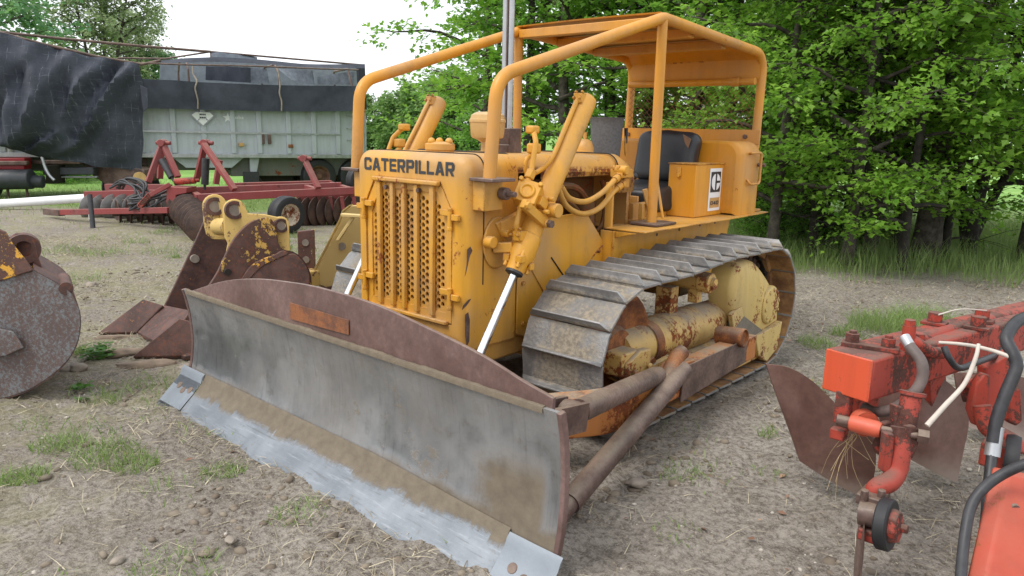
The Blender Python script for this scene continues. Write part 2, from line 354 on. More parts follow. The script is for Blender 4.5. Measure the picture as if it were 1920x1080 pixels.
def tarp_mat(name, grid=True):
    s = NT(name); o = s.obj(); n1 = s.noise(o, 1.6, 7, .65)
    c = s.mix(s.step(n1, .3, .7), (.020,.024,.036), (.048,.056,.076)); r = .72
    if grid:
        d = s.n('ShaderNodeVectorMath', operation='ADD'); s.set(d.inputs[0], o); s.set(d.inputs[1], s.mul(s.n('ShaderNodeTexNoise').outputs['Color'], (.02,.02,.02))); x, y, z = s.xyz(o)
        def lines(v, sc, seed): 
            w = s.noise(s.mul(o, (.9, .9, .9)), 2.2+seed, 3, .5); q = s.math('FRACT', s.math('ADD', s.math('MULTIPLY', v, sc), s.math('MULTIPLY', w, .9)))
            return s.math('SUBTRACT', 1, s.step(s.math('ABSOLUTE', s.math('SUBTRACT', q, .5)), .01, .055))
        h = s.math('ADD', s.math('MULTIPLY', x, .75), s.math('MULTIPLY', y, .66))
        l = s.math('MAXIMUM', lines(h, 8.5, 0), s.math('MULTIPLY', lines(z, 6.5, 1), .6))
        brk = s.step(s.noise(o, 4.2, 6, .7), .45, .66)
        l = s.math('MULTIPLY', l, brk); c = s.mix(s.math('MULTIPLY', l, .5), c, (.26,.28,.32))
        c = s.mix(s.math('MULTIPLY', s.step(s.noise(o, 24, 6, .75), .56, .7), .25), c, (.16,.17,.2))
    s.bsdf(c, r, 0, s.bump(s.noise(o, 9, 6, .65), .3, .02)); return s.mat
M['tarp'] = tarp_mat('torn_black_tarp'); M['tarp2'] = tarp_mat('navy_mesh_tarp', False)
M['trailer'] = painted('weathered_aluminium', lin(182,188,194), .10, .15, .5, 3, .2, edge=False, rustcol=lin(120,92,70))
M['trailer_dk'] = painted('grey_trailer_frame', lin(110,112,104), .3, .2, .7, 3, .2, edge=False)
M['truck_red'] = painted('truck_red', lin(150,30,40), .1, .1, .4, 4, .2, edge=False)
M['bark'] = rusty('tree_bark', lin(54,48,42), lin(100,92,82), .9, 0, .0, 9)
M['bark_dk'] = rusty('dark_bark', lin(36,32,28), lin(66,60,52), .9, 0, .0, 9)
def leaf_mat(name, a, b, trans=.45, rough=.5):
    s = NT(name); at = s.n('ShaderNodeAttribute', attribute_name='tint'); x, y, z = s.xyz(at.outputs['Vector'])
    info = s.n('ShaderNodeObjectInfo').outputs['Random']
    c = s.mix(x, a, b); c = s.mix(s.math('MULTIPLY', y, .35), c, lin(150,170,60)); c = s.mix(s.math('MULTIPLY', info, .3), c, tuple(k*.6 for k in a))
    p = s.bsdf(c, rough, 0, None, .5); tr = s.n('ShaderNodeBsdfTranslucent'); s.set(tr.inputs[0], s.mix(.5, c, (.16,.3,.03), 'ADD') if False else c)
    mx = s.n('ShaderNodeMixShader'); mx.inputs[0].default_value = trans; s.t.links.new(p.outputs[0], mx.inputs[1]); s.t.links.new(tr.outputs[0], mx.inputs[2]); s.t.links.new(mx.outputs[0], s.out.inputs[0]); return s.mat
M['leaf_maple'] = leaf_mat('maple_leaf', (.15,.35,.035), (.42,.70,.11), .6, .36)
M['leaf_mid'] = leaf_mat('broad_leaf', (.12,.30,.04), (.33,.62,.10), .6, .38)
M['leaf_pale'] = leaf_mat('pale_young_leaf', (.24,.32,.17), (.38,.46,.25), .5)
M['leaf_far'] = leaf_mat('far_shrub_leaf', (.12,.24,.07), (.24,.40,.12), .5)
M['leaf_teal'] = leaf_mat('blue_green_leaf', (.10,.25,.12), (.24,.44,.20), .5)
M['grass'] = leaf_mat('grass_blade', (.15,.24,.07), (.30,.41,.14), .35, .6)
def tint_mat(name, rough=.9):
    s = NT(name); at = s.n('ShaderNodeAttribute', attribute_name='tint'); s.bsdf(at.outputs['Color'], rough); return s.mat
M['tint'] = tint_mat('straw_and_litter'); M['tintstone'] = tint_mat('pebble_stone', .85)
# ---------------------------------------------------------------- ground: one sheet to the horizon, fine near the machines
def gbase(x, y):
    D = DEPTH((x, y, 0)); return -.28*smooth(11.5, 19, D)
def gh(x, y):
    D = DEPTH((x, y, 0)); h = -.28*smooth(11.5, 19, D)
    p = Vector((x, y, 0))
    k = 1-smooth(9, 16, D)
    n = noise.fractal(p*1.3, .9, 2.1, 4)
    c = noise.fractal(p*5.5+Vector((9,3,1)), .8, 2.2, 4)
    c2 = max(0, noise.noise(p*3.1+Vector((4,8,2)))-.12)
    tp_ = smooth(1.25,1.32,x)*(1-smooth(1.72,1.79,x))*smooth(-1.6,-1.0,y)*(1-smooth(4.5,6,y))*smooth(-.25,.25,n+.15)
    h -= tp_*(.010+.020*max(0, math.sin(2*math.pi*y/.172))**2)
    return h + k*(.020*n + .019*c + .006*noise.noise(p*17) + .035*c2*max(0, c+.25)) - .012*k
GN = 640; GA, GB, GCX, GCY = 1.09, 7.0, .9, -2.4
us = np.linspace(-1, 1, GN); gx = GCX + GA*np.sinh(GB*us); gy = GCY + GA*np.sinh(GB*us)
gv = np.empty((GN*GN, 3), np.float32); i = 0
for yy in gy:
    for xx in gx:
        D = (xx-CAM.x)*FH.x + (yy-CAM.y)*FH.y
        if -2 < D < 17 and abs(xx) < 22: z = gh(xx, yy)
        else: z = -.28*smooth(11.5, 19, D)
        gv[i] = (xx, yy, z); i += 1
idx = np.arange(GN*GN).reshape(GN, GN)
gf = np.stack([idx[:-1,:-1], idx[:-1,1:], idx[1:,1:], idx[1:,:-1]], -1).reshape(-1, 4)
def ground_mat():
    s = NT('bare_soil_and_turf'); p = s.pos(); n1 = s.noise(p, .9, 8, .62); n2 = s.noise(p, 7, 8, .68); n3 = s.noise(p, 38, 7, .7); n4 = s.noise(p, 130, 4, .7)
    dirt = s.mix(s.step(n1, .32, .68), lin(138,130,121), lin(168,160,150)); dirt = s.mix(s.math('MULTIPLY', s.step(n2, .5, .68), .55), dirt, lin(102,92,82))
    dirt = s.mix(s.lerp(n3, .42, .62, 0, .85), dirt, lin(86,78,70)); dirt = s.mix(s.lerp(n4, .5, .66, 0, .65), dirt, lin(176,166,150))
    vb = s.voro(p, 46); grit = s.math('MULTIPLY', s.math('SUBTRACT', 1, s.step(vb, .1, .2)), s.step(s.noise(p, 5, 4, .6), .48, .6))
    dirt = s.mix(s.math('MULTIPLY', grit, .6), dirt, lin(178,168,152))
    # where turf grows: by depth from the yard, and in loose patches on the left
    def dot(v, off):
        nd = s.n('ShaderNodeVectorMath', operation='DOT_PRODUCT'); s.set(nd.inputs[0], p); nd.inputs[1].default_value = v; return s.math('SUBTRACT', nd.outputs['Value'], off)
    D = dot(tuple(FH), CAM.dot(FH)); X = dot(tuple(RH), CAM.dot(RH))
    w = s.math('MULTIPLY', s.math('SUBTRACT', n1, .5), 3.0)
    thr = s.math('ADD', s.math('SUBTRACT', D, s.lerp(X, -4, 1.5, 13.5, 8.4)), w)
    turf = s.step(thr, -.4, 1.2)
    left = s.math('MULTIPLY', s.step(s.math('ADD', s.math('MULTIPLY', X, -1), s.math('MULTIPLY', w, .6)), .6, 3.2), s.step(s.math('ADD', n2, s.math('MULTIPLY', n1, .5)), .62, .88))
    left = s.math('MULTIPLY', left, .62); dry = s.math('MULTIPLY', left, s.step(n1, .35, .7))
    c = s.mix(left, dirt, lin(140,131,104)); c = s.mix(s.math('MULTIPLY', dry, .6), c, lin(122,130,82))
    green = s.mix(s.step(n2, .35, .65), lin(92,112,60), lin(126,144,84)); far = s.step(D, 17, 24)
    green = s.mix(far, green, s.mix(s.step(n1, .35, .65), lin(112,152,74), lin(136,170,90)))
    c = s.mix(turf, c, green)
    hb = s.math('ADD', s.math('ADD', s.math('MULTIPLY', n3, .5), s.math('MULTIPLY', n2, .6)), s.math('MULTIPLY', n4, .25))
    s.bsdf(c, .95, 0, s.bump(s.math('ADD', hb, s.math('MULTIPLY', grit, .3)), .8, .04), .2); return s.mat
ground = np_mesh('ground', gv, gf, 4, ground_mat(), smooth=True); tag(ground, kind='structure')
# ---------------------------------------------------------------- ground litter (uncountable)
def blades(pos, h, wid, lean, col, seg=2):
    """grass or straw blades: pos (N,3), h (N), wid (N), lean (N,2) tip offset, col (N,3)"""
    N = len(pos); a = RNG.uniform(0, 2*np.pi, N); dx = np.stack([np.cos(a), np.sin(a), 0*a], 1)*wid[:, None]/2
    tip = np.concatenate([lean, h[:, None]], 1); mid = pos + tip*np.array([.38, .38, .6])
    v = np.stack([pos-dx, pos+dx, mid+dx*.8, mid-dx*.8, pos+tip+dx*.12, pos+tip-dx*.12], 1).reshape(-1, 3)
    b = np.arange(N)[:, None]*6; f = np.concatenate([b+np.array([0,1,2,3]), b+np.array([3,2,4,5])], 0)
    return v, f, np.repeat(col, 6, 0)
def scat(n, dens, D0, D1, Xa, Xb):
    """n random ground points with depth D0..D1, lateral Xa..Xb (fractions of depth), kept by dens(X, D, x, y)"""
    out = []
    while len(out) < n:
        D = math.sqrt(random.uniform(D0*D0, D1*D1)); X = D*random.uniform(Xa, Xb); q = XD(X, D)
        if random.random() < dens(X, D, q.x, q.y): out.append((q.x, q.y, gh(q.x, q.y) if D < 17 else gbase(q.x, q.y)))
    return np.array(out)
def nz2(x, y, s, o=0): return noise.noise(Vector((x*s+o, y*s-o, o)))*.5+.5
def under(x, y): return (-1.1 < x < 1.1 and -1.35 < y < 1.1) or (-1.1 < x < 1.6 and -2.36 < y < -1.9)
# straw and dead stems
def d_straw(X, D, x, y): return 0 if under(x, y) else smooth(.34, .66, nz2(x, y, .8, 3))*(1 if X < .2 else .55)*.9+.10
P = scat(46000, d_straw, 1.7, 10, -.75, .75); n = len(P); h = RNG.uniform(.002, .03, n); L = RNG.uniform(.02, .13, n); a = RNG.uniform(0, 6.28, n)
t = RNG.uniform(0, 1, (n, 1)); col = np.array(lin(146,132,108))*(1-t) + np.array(lin(212,200,172))*t; col *= RNG.uniform(.45, 1.0, (n, 1))
v, f, c = blades(P+[0, 0, .004], h, RNG.uniform(.002, .0055, n), np.stack([np.cos(a)*L, np.sin(a)*L], 1), col)
tag(np_mesh('dry_straw', v, f, 4, M['tint'], colors=c), 'loose dry straw and mown stems lying over the bare soil', 'straw', kind='stuff')
# small stones
def d_peb(X, D, x, y): return 0 if under(x, y) else .25+.75*smooth(.4, .65, nz2(x, y, 1.1, 8))
P = scat(6500, d_peb, 1.6, 9, -.75, .75); ico = bmesh.new(); bmesh.ops.create_icosphere(ico, subdivisions=1, radius=1); iv = np.array([q.co[:] for q in ico.verts]); fi = np.array([[q.index for q in fc.verts] for fc in ico.faces]); ico.free()
n = len(P); sz = .0025+.010*RNG.random(n)**4; sc = sz[:, None]*RNG.uniform(.6, 1.4, (n, 3))*[1, 1, .7]; ang = RNG.uniform(0, 6.28, n)
jv = iv[None]*sc[:, None, :]*RNG.uniform(.65, 1.2, (n, len(iv), 1)); cx, sx = np.cos(ang)[:, None], np.sin(ang)[:, None]
v = np.stack([jv[..., 0]*cx-jv[..., 1]*sx, jv[..., 0]*sx+jv[..., 1]*cx, jv[..., 2]], -1) + P[:, None, :] + np.array([0, 0, .002])
t = RNG.random((n, 1)); col = (np.array(lin(112,100,86))*(1-t) + np.array(lin(186,178,166))*t)
f = (fi[None] + (np.arange(n)*len(iv))[:, None, None]).reshape(-1, 3)
tag(np_mesh('pebbles', v.reshape(-1, 3), f, 3, M['tintstone'], colors=np.repeat(col, len(iv), 0), smooth=True), 'small pebbles and crumbs of soil strewn over the yard', 'pebbles', kind='stuff')
# clods of soil
P = scat(4200, lambda X, D, x, y: 0 if under(x, y) else smooth(.42, .68, nz2(x, y, 1.4, 21)), 1.6, 8, -.75, .75); n = len(P)
sz = .005+.022*RNG.random(n)**3.2; sc = sz[:, None]*RNG.uniform(.6, 1.5, (n, 3))*[1, 1, .6]; jv = iv[None]*sc[:, None, :]*RNG.uniform(.65, 1.25, (n, len(iv), 1)); v = jv + P[:, None, :]
t = RNG.random((n, 1)); col = np.array(lin(100,88,75))*(1-t) + np.array(lin(136,124,108))*t; f = (fi[None] + (np.arange(n)*len(iv))[:, None, None]).reshape(-1, 3)
tag(np_mesh('soil_clods', v.reshape(-1, 3), f, 3, M['tintstone'], colors=np.repeat(col, len(iv), 0)), 'loose brown clods of churned soil', 'soil', kind='stuff')
# fallen leaves
P = scat(300, lambda X, D, x, y: 0 if under(x, y) else (.15+.85*smooth(.5, .7, nz2(x, y, .7, 31)))*(1 if X > 0 else .5), 1.7, 9.5, -.7, .75); n = len(P); a = RNG.uniform(0, 6.28, n); s_ = RNG.uniform(.006, .022, n)
u = np.stack([np.cos(a), np.sin(a), RNG.uniform(-.3, .4, n)], 1)*s_[:, None]; w = np.stack([-np.sin(a), np.cos(a), RNG.uniform(-.4, .4, n)], 1)*s_[:, None]*.6
P = P+[0, 0, .008]; v = np.stack([P-u, P+w+[0, 0, .004], P+u, P-w+[0, 0, .004]], 1).reshape(-1, 3); f = np.arange(n*4).reshape(-1, 4)
t = RNG.random((n, 1)); col = np.array(lin(112,80,62))*(1-t) + np.array(lin(170,136,110))*t
tag(np_mesh('fallen_leaves', v, f, 4, M['tint'], colors=np.repeat(col, 4, 0)), 'curled brown fallen leaves scattered on the soil', 'leaf litter', kind='stuff')
# green tufts in the worn yard: clumps at chosen places and at random
def tuft_pts(cx, cy, r, n): a = RNG.uniform(0, 6.28, n); q = r*np.sqrt(RNG.random(n)); return np.stack([cx+np.cos(a)*q, cy+np.sin(a)*q, [gh(cx+math.cos(b)*k, cy+math.sin(b)*k) for b, k in zip(a, q)]], 1)
ch = []
for (px, py, r, n, hh) in [(200,850,.16,420,.05),(110,830,.12,260,.05),(255,870,.1,220,.05),(40,900,.1,240,.06),(420,880,.1,160,.04),(190,475,.3,260,.09),(120,470,.25,200,.08),(255,455,.18,120,.10),(140,525,.3,220,.07),(300,470,.25,170,.07),(150,660,.06,160,.06),(1655,612,.26,900,.15),(1590,628,.14,300,.09),(1725,600,.25,700,.16),(1530,645,.14,260,.07),(1280,880,.1,130,.03),(1240,720,.06,40,.05),(880,1000,.12,140,.04),(560,960,.12,150,.03),(330,1060,.15,180,.04),(1440,880,.1,40,.03),(60,560,.3,200,.06),(1270,1000,.1,60,.025)]:
    q = PZ(px, py); k = tuft_pts(q.x, q.y, r, n); ch.append((k, hh))
P = scat(230, lambda X, D, x, y: 0 if under(x, y) else (smooth(.45, .7, nz2(x, y, .5, 13)))*(1 if X < -1.2 else .12), 2, 11, -.75, .7)
for q in P: ch.append((tuft_pts(q[0], q[1], random.uniform(.05, .22), random.randint(25, 80)), random.uniform(.03, .08)))
V_, F_, C_ = [], [], []; o = 0
for k, hh in ch:
    n = len(k); h = hh*RNG.uniform(.4, 1.2, n); a = RNG.uniform(0, 6.28, n); L = h*RNG.uniform(.2, 1.5, n)
    t = RNG.random((n, 1)); col = np.concatenate([t, RNG.random((n, 1))*.8, t], 1)
    v, f, c = blades(k, h, RNG.uniform(.002, .005, n), np.stack([np.cos(a)*L, np.sin(a)*L], 1), col); V_.append(v); F_.append(f+o); C_.append(c); o += len(v)
tag(np_mesh('grass_tufts', np.concatenate(V_), np.concatenate(F_), 4, M['grass'], colors=np.concatenate(C_)), 'sparse green grass tufts sprouting from the trampled yard', 'grass', kind='stuff')
# tall grass along the trees and thin turf toward the trailer
def d_tall(X, D, x, y): return smooth(0, .9, D-(8.6-.25*max(0, X-1)) + (nz2(x, y, 1.5, 5)-.5)*1.6)
P = scat(17000, d_tall, 7.2, 14, .1, .8); n = len(P); h = RNG.uniform(.08, .34, n); a = RNG.uniform(0, 6.28, n); L = h*RNG.uniform(.1, .7, n); t = RNG.random((n, 1))
v1, f1, c1 = blades(P, h, RNG.uniform(.004, .008, n), np.stack([np.cos(a)*L, np.sin(a)*L], 1), np.concatenate([t, RNG.random((n, 1))*.9, t], 1))
P = scat(11000, lambda X, D, x, y: .12+.88*smooth(11.5, 15, D + (nz2(x, y, .8, 5)-.5)*4), 8, 24, -.75, -.02); n = len(P); h = RNG.uniform(.02, .09, n); a = RNG.uniform(0, 6.28, n); L = h*RNG.uniform(.1, 1, n); t = RNG.random((n, 1))
v2, f2, c2 = blades(P, h, RNG.uniform(.006, .014, n), np.stack([np.cos(a)*L, np.sin(a)*L], 1), np.concatenate([t, RNG.random((n, 1)), t], 1))
tag(np_mesh('tall_grass', np.concatenate([v1, v2]), np.concatenate([f1, f2+len(v1)]), 4, M['grass'], colors=np.concatenate([c1, c2])), 'tall green grass along the wood edge and the thin turf beyond the yard', 'grass', kind='stuff')
# ================================================================ THE BULLDOZER (forward is -Y, its left is +X)
dz = thing('bulldozer', (0,0,0), 'yellow crawler bulldozer with a wide steel blade, tube canopy and dusty tracks', 'bulldozer')
Yl, Yw, Yc = M['yellow'], M['yellow2'], M['yellow_clean']
# ---- nose (radiator guard) with a grille opening
NY, NB = -1.583, -1.215       # front and rear
def rrect(w, zb, zt, r, n=10):      # bottom left, round top corners; from bottom right counter-clockwise
    pts = [(w, zb), (w, zt-r)] + [(w-r+r*math.cos(a), zt-r+r*math.sin(a)) for a in [math.pi/2*k/n for k in range(1, n)]] + [(w-r, zt)]
    pts += [(-w+r, zt)] + [(-w+r-r*math.sin(a), zt-r+r*math.cos(a)) for a in [math.pi/2*k/n for k in range(1, n)]] + [(-w, zt-r), (-w, zb)]
    return pts
def resample(poly, angs, c):
    out = []
    for a in angs:
        d = (math.cos(a), math.sin(a)); best = None
        for i in range(len(poly)):
            p, q = poly[i], poly[(i+1) % len(poly)]; ex, ez = q[0]-p[0], q[1]-p[1]; den = d[0]*ez-d[1]*ex
            if abs(den) < 1e-9: continue
            t = ((p[0]-c[0])*ez-(p[1]-c[1])*ex)/den; u = ((p[0]-c[0])*d[1]-(p[1]-c[1])*d[0])/den
            if t > 0 and -1e-6 <= u <= 1+1e-6 and (best is None or t < best): best = t
        out.append((c[0]+d[0]*best, c[1]+d[1]*best))
    return out
NC = (0, .93); outer = rrect(.425, .43, 1.378, .075)
door = [(.333,.545),(.333,1.112),(.25,1.246),(-.25,1.246),(-.333,1.112),(-.333,.545)]
angs = sorted({round(math.atan2(z-NC[1], x-NC[0]) % (2*math.pi), 5) for x, z in outer+door} | {round(k*2*math.pi/140, 5) for k in range(140)})
def ring(poly, y, ins=0): 
    q = resample(poly, angs, NC)
    if ins: q = [(x*(1-ins/.42), NC[1]+(z-NC[1])*(1-ins/.45)) for x, z in q]
    return [Vector((x, y, z)) for x, z in q]
rings = [ring(outer, NB)] + [ring(outer, NY+.06-.06*math.sin(a), .06*(1-math.cos(a))) for a in [math.pi/2*k/6 for k in range(7)]] + [ring(door, NY), ring(door, NY+.035)]
mb = MB(); mb.grid(rings, closed=True); nose = mb.build('radiator_guard', Yl, dz, 40)
mb = MB(); mb.box((0, NY+.05, .9), (.68, .012, .72)); mb.build('radiator_core', M['dark'], dz)
# grille door: frame sheet, perforated sheet with real holes, five vertical bars
mb = MB(); ins = [(x*.976, NC[1]+(z-NC[1])*.978) for x, z in door]
inner = [(.285,.60),(.285,1.06),(.22,1.19),(-.22,1.19),(-.285,1.06),(-.285,.60)]
for k in range(6):
    a, b, c, d = ins[k], ins[(k+1) % 6], inner[(k+1) % 6], inner[k]
    mb.prism([(p[0], NY+.004, p[1]) for p in (a, b, c, d)], (0, .008, 0))
gd = mb.build('grille', Yl, dz, 30)
mb = MB(); px_, pz_ = .0288, .0333; hr = .0122
def inpoly(x, z, poly):
    r = False
    for i in range(len(poly)):
        a, b = poly[i], poly[i-1]
        if (a[1] > z) != (b[1] > z) and x < (b[0]-a[0])*(z-a[1])/(b[1]-a[1])+a[0]: r = not r
    return r
for i in range(-11, 12):
    for j in range(-1, 24):
        x = i*px_; z = .59+j*pz_+(pz_/2 if i % 2 else 0)
        if not inpoly(x, z, ins): continue
        R6 = pz_/math.sqrt(3); hx = [(x+R6*math.cos(math.pi/3*k)*px_/(1.5*R6), z+R6*math.sin(math.pi/3*k)) for k in range(6)]
        ring12 = []
        for k in range(6): a, b = hx[k], hx[(k+1) % 6]; ring12 += [a, ((a[0]+b[0])/2, (a[1]+b[1])/2)]
        if inpoly(x, z-.02, inner) and inpoly(x, z+.02, inner) and inpoly(x+.02 if x > 0 else x-.02, z, inner):
            ho = [(x+hr*math.cos(math.pi/6*k), z+hr*math.sin(math.pi/6*k)) for k in range(12)]
            mb.grid([[(p[0], NY+.010, p[1]) for p in ring12], [(p[0], NY+.010, p[1]) for p in ho], [(p[0], NY+.022, p[1]) for p in ho]], closed=True)
        else: mb.add([(p[0], NY+.010, p[1]) for p in ring12], [tuple(range(12))])
mb.build('perforated_sheet', Yl, gd, 30)
for bx in (-.212, -.107, -.017, .080, .196):
    mb = MB(); w = .027 if bx not in (-.212, .196) else .030; mb.prism([(bx-w/2, NY-.014, .575), (bx+w/2, NY-.014, .575), (bx+w/2, NY-.014, 1.225), (bx-w/2, NY-.014, 1.225)], (0, .022, 0)); mb.build('grille_bar', Yl, gd, 30, .004)
mb = MB(); mb.box((0, NY-.012, 1.236), (.50, .030, .024)); mb.build('top_strip', Yl, gd, 30, .007)
mb = MB(); mb.box((0, NY-.008, .553), (.62, .026, .02)); mb.build('bottom_strip', Yw, gd, 30, .005)
for sx in (-1, 1):
    for z in (1.09, .70):
        mb = MB(); x = sx*.333
        mb.box((x-sx*.035, NY-.010, z+.012), (.07, .018, .03)); mb.box((x+sx*.03, NY-.010, z-.008), (.06, .018, .03)); mb.cyl((x, NY-.016, z-.055), (x, NY-.016, z+.03), .011); mb.bolt((x, NY-.016, z-.055), (0,0,-1), .014, .018); mb.bolt((x, NY-.016, z+.028), (0,0,1), .013, .01)
        mb.build('hinge', Yw, gd, 30, .003)
for x in (-.155, .10):
    mb = MB(); mb.bolt((x, NY-.002, 1.195), (0,-1,0), .012, .014); mb.build('bolt', M['rust'], gd, 30)
block_text('lettering', 'CATERPILLAR', M['letter'], dz, (-.338, NY-.001, 1.276), (1,0,0), (0,0,1), .066, .685)
# seam around the back of the nose, and side details
def arch(w, zt, r, y, zlow, rr, name, mat, parent):
    q = rrect(w, zlow, zt, r); mb = MB(); mb.tube([(x, y, z) for x, z in q], rr, 6); return mb.build(name, mat, parent)
arch(.427, 1.380, .075, -1.462, .75, .003, 'seam', M['dark'], nose)
# hood
def loft(profs, ys): return [[(x, y, z) for x, z in pr] for pr, y in zip(profs, ys)]
hoodp = rrect(.395, 1.255, 1.376, .085); mb = MB()
mb.slab(loft([hoodp, hoodp, rrect(.385, 1.258, 1.370, .085), rrect(.375, 1.258, 1.366, .09)], [NB, -1.0, -.6, -.26]), (0, 0, -.006)); hood = mb.build('hood', Yl, dz, 40)
arch(.397, 1.378, .085, -1.205, 1.1, .008, 'seal', M['dark'], hood)
cow = rrect(.395, 1.15, 1.372, .10); mb = MB(); mb.slab(loft([rrect(.38,1.15,1.368,.09), cow, rrect(.375,1.15,1.33,.12), rrect(.33,1.15,1.25,.1)], [-.262, -.2, -.06, .0]), (0, 0, -.006)); cowl = mb.build('cowl', Yl, dz, 40)
mb = MB(); mb.box((0, -.02, 1.08), (.62, .03, .34)); mb.build('dash', Yl, dz, 30)
arch(.386, 1.375, .09, -.262, 1.25, .004, 'seam', M['dark'], cowl)
mb = MB()
for pts in ([(876,468),(882,462),(886,470),(881,480),(874,512),(871,520),(875,495)], [(872,590),(878,585),(881,600),(880,640),(875,650),(872,630)], [(868,573),(878,562),(884,560),(876,572),(866,582)], [(905,660),(912,655),(914,668),(908,672)]):
    q = [PX(*p, .427) for p in pts]; mb.add(q, [tuple(range(len(q)))])
q = [PX(*p, .427) for p in [(872,590),(878,585),(881,600),(880,640),(875,650),(872,630)]]
MB().add(q, [tuple(range(len(q)))]).build('rust_streak', M['rust'], nose, 0)
for pts in ([(876,468),(882,462),(886,470),(881,480),(874,512),(871,520),(875,495)], [(868,573),(878,562),(884,560),(876,572),(866,582)]):
    q = [PX(*p, .427) for p in pts]; MB().add(q, [tuple(range(len(q)))]).build('rust_streak', M['rust'], nose, 0)
# rear part of the nose, side plate behind it
for sx in (1,-1): MB().prism([(sx*.40,-1.215,.43),(sx*.40,-1.215,1.25),(sx*.40,-1.14,1.25),(sx*.40,-1.10,1.12),(sx*.40,-1.10,.43)], (sx*.014,0,0)).build('guard_bracket', Yl, dz, 30, .004)
# engine side plates with a curved seam and the crankcase guard
def side_plate(sx):
    q = [PX(*p, .43) for p in [(975,470),(1010,410),(1098,397),(1141,472),(1141,575)]]
    poly = [(-1.21, .45)] + [(-1.21, .82)] + [(p.y, p.z) for p in q[1:]] + [(q[-1].y, .45), (-.45,.40), (-1.0,.37)]
    mb = MB(); mb.prism([(sx*.425, y, z) for y, z in poly], (sx*.010, 0, 0)); pl = mb.build('side_plate', Yl, dz, 30, .003)
    mb = MB(); cc = Vector((sx*.437, -.30, .58)); mb.tube([cc+Vector((0, -.36*math.cos(a), .30*math.sin(a))) for a in [rad(k) for k in range(20, 125, 6)]], .004, 6)
    mb.tube([(sx*.437, -1.20, .93), (sx*.437, -1.13, .82), (sx*.437, -.96, .60), (sx*.437, -.80, .44)], .005, 6); mb.build('seam', Yw, pl)
    mb = MB(); mb.tube([(sx*.437, -.94, .83), (sx*.437, -.80, .69), (sx*.437, -.72, .64)], .004, 6); mb.build('slot', M['dark'], pl)
    mb = MB()
    for y, z in [(-1.16, .50), (-.98, .46), (-.50, .82), (-.47, .62), (-1.17, .72), (-.74, .47)]: mb.bolt((sx*.436, y, z), (sx,0,0), .012, .010)
    mb.build('bolt', Yw, pl)
    return pl
side_plate(1); side_plate(-1)
mb = MB(); mb.prism([(-.41,-1.56,.45),(.41,-1.56,.45),(.41,-1.50,.33),(-.41,-1.50,.33)], (0, .45, 0)); mb.prism([(-.40,-1.05,.36),(.40,-1.05,.36),(.33,-1.05,.28),(-.33,-1.05,.28)], (0, .9, 0)); mb.build('crankcase_guard', Yw, dz, 30, .015)
# engine and its pipes in the open side
mb = MB(); mb.box((0,-.72,.93), (.46,.9,.62)); mb.box((.2,-.62,1.0), (.12,.5,.2)); mb.box((.24,-.42,.95), (.1,.2,.32)); mb.build('engine', M['engine'], dz, 30, .02)
mb = MB()
for pts, r in [([(.28,-.95,1.18),(.33,-.8,1.2),(.34,-.6,1.18),(.33,-.45,1.05),(.33,-.42,.9)], .02), ([(.33,-.34,1.22),(.36,-.33,1.1),(.34,-.33,.95),(.36,-.36,.82)], .016), ([(.27,-.9,1.1),(.33,-.72,1.12),(.31,-.55,1.04)], .025), ([(.37,-.37,1.1),(.39,-.4,.98),(.36,-.45,.9)], .012)]: mb.tube(spline(pts, 5), r, 8)
mb.lathe([(0,0),(.05,0),(.055,.02),(.055,.16),(.04,.19),(0,.19)], (.33,-.5,.93), (0,0,1)); mb.build('engine_pipe', M['engine'], dz, 40)
# filler cap, precleaner, exhaust stack, air cleaner
pc = PX(825, 284, 0)
mb = MB(); mb.lathe([(0,-.06),(.07,-.06),(.072,0),(.078,.006),(.078,.034),(.05,.046),(0,.046)], (0, pc.y, 1.385), (0,0,1), 32)
for k in range(3): a = rad(120*k+20); mb.ball((.052*math.cos(a), pc.y+.052*math.sin(a), 1.432), .02, 10)
mb.build('radiator_cap', Yl, dz, 40)
mb = MB(); mb.lathe([(0,-.05),(.035,-.05),(.035,.045),(.055,.06),(.085,.07),(.09,.085),(.095,.15)], (.08,-1.08,1.385), (0,0,1)); mb.lathe([(.095,.15),(.099,.152),(.099,.165),(.094,.168),(.088,.19),(.06,.205),(0,.208)], (.08,-1.08,1.385), (0,0,1)); mb.build('precleaner', M['glass_bowl'], dz, 40)
mb = MB(); mb.tube([(-.018,-.84,1.47),(-.018,-.84,3.1)], .0185, 16); mb.tube([(.024,-.84,1.42),(.024,-.84,3.1)], .0155, 16); ex = mb.build('exhaust_stack', M['galv'], dz, 40)
mb = MB(); mb.box((.004,-.843,2.27), (.009,.022,1.66)); mb.build('strip', M['rust'], ex, 30)
mb = MB(); mb.box((.02,-.84,1.46), (.10,.10,.10)); mb.box((.0,-.84,1.395), (.14,.12,.05)); mb.build('collar', M['rust'], ex, 30, .006)
mb = MB(); ac = (0,.16,1.30); mb.lathe([(0,0),(.095,0),(.098,.07),(.107,.24),(.113,.292),(.116,.296),(.11,.298),(0,.290)], ac, (0,0,1), 36); mb.build('air_cleaner', M['grey_can'], dz, 40)
mb = MB(); mb.lathe([(0,-.05),(.06,-.05),(.06,.02),(.045,.06),(.02,.075),(0,.075)], (.0,-.08,1.38), (0,0,1)); mb.cyl((0,-.08,1.45), (0,-.08,1.50), .012); mb.build('filler_neck', Yl, dz, 40)
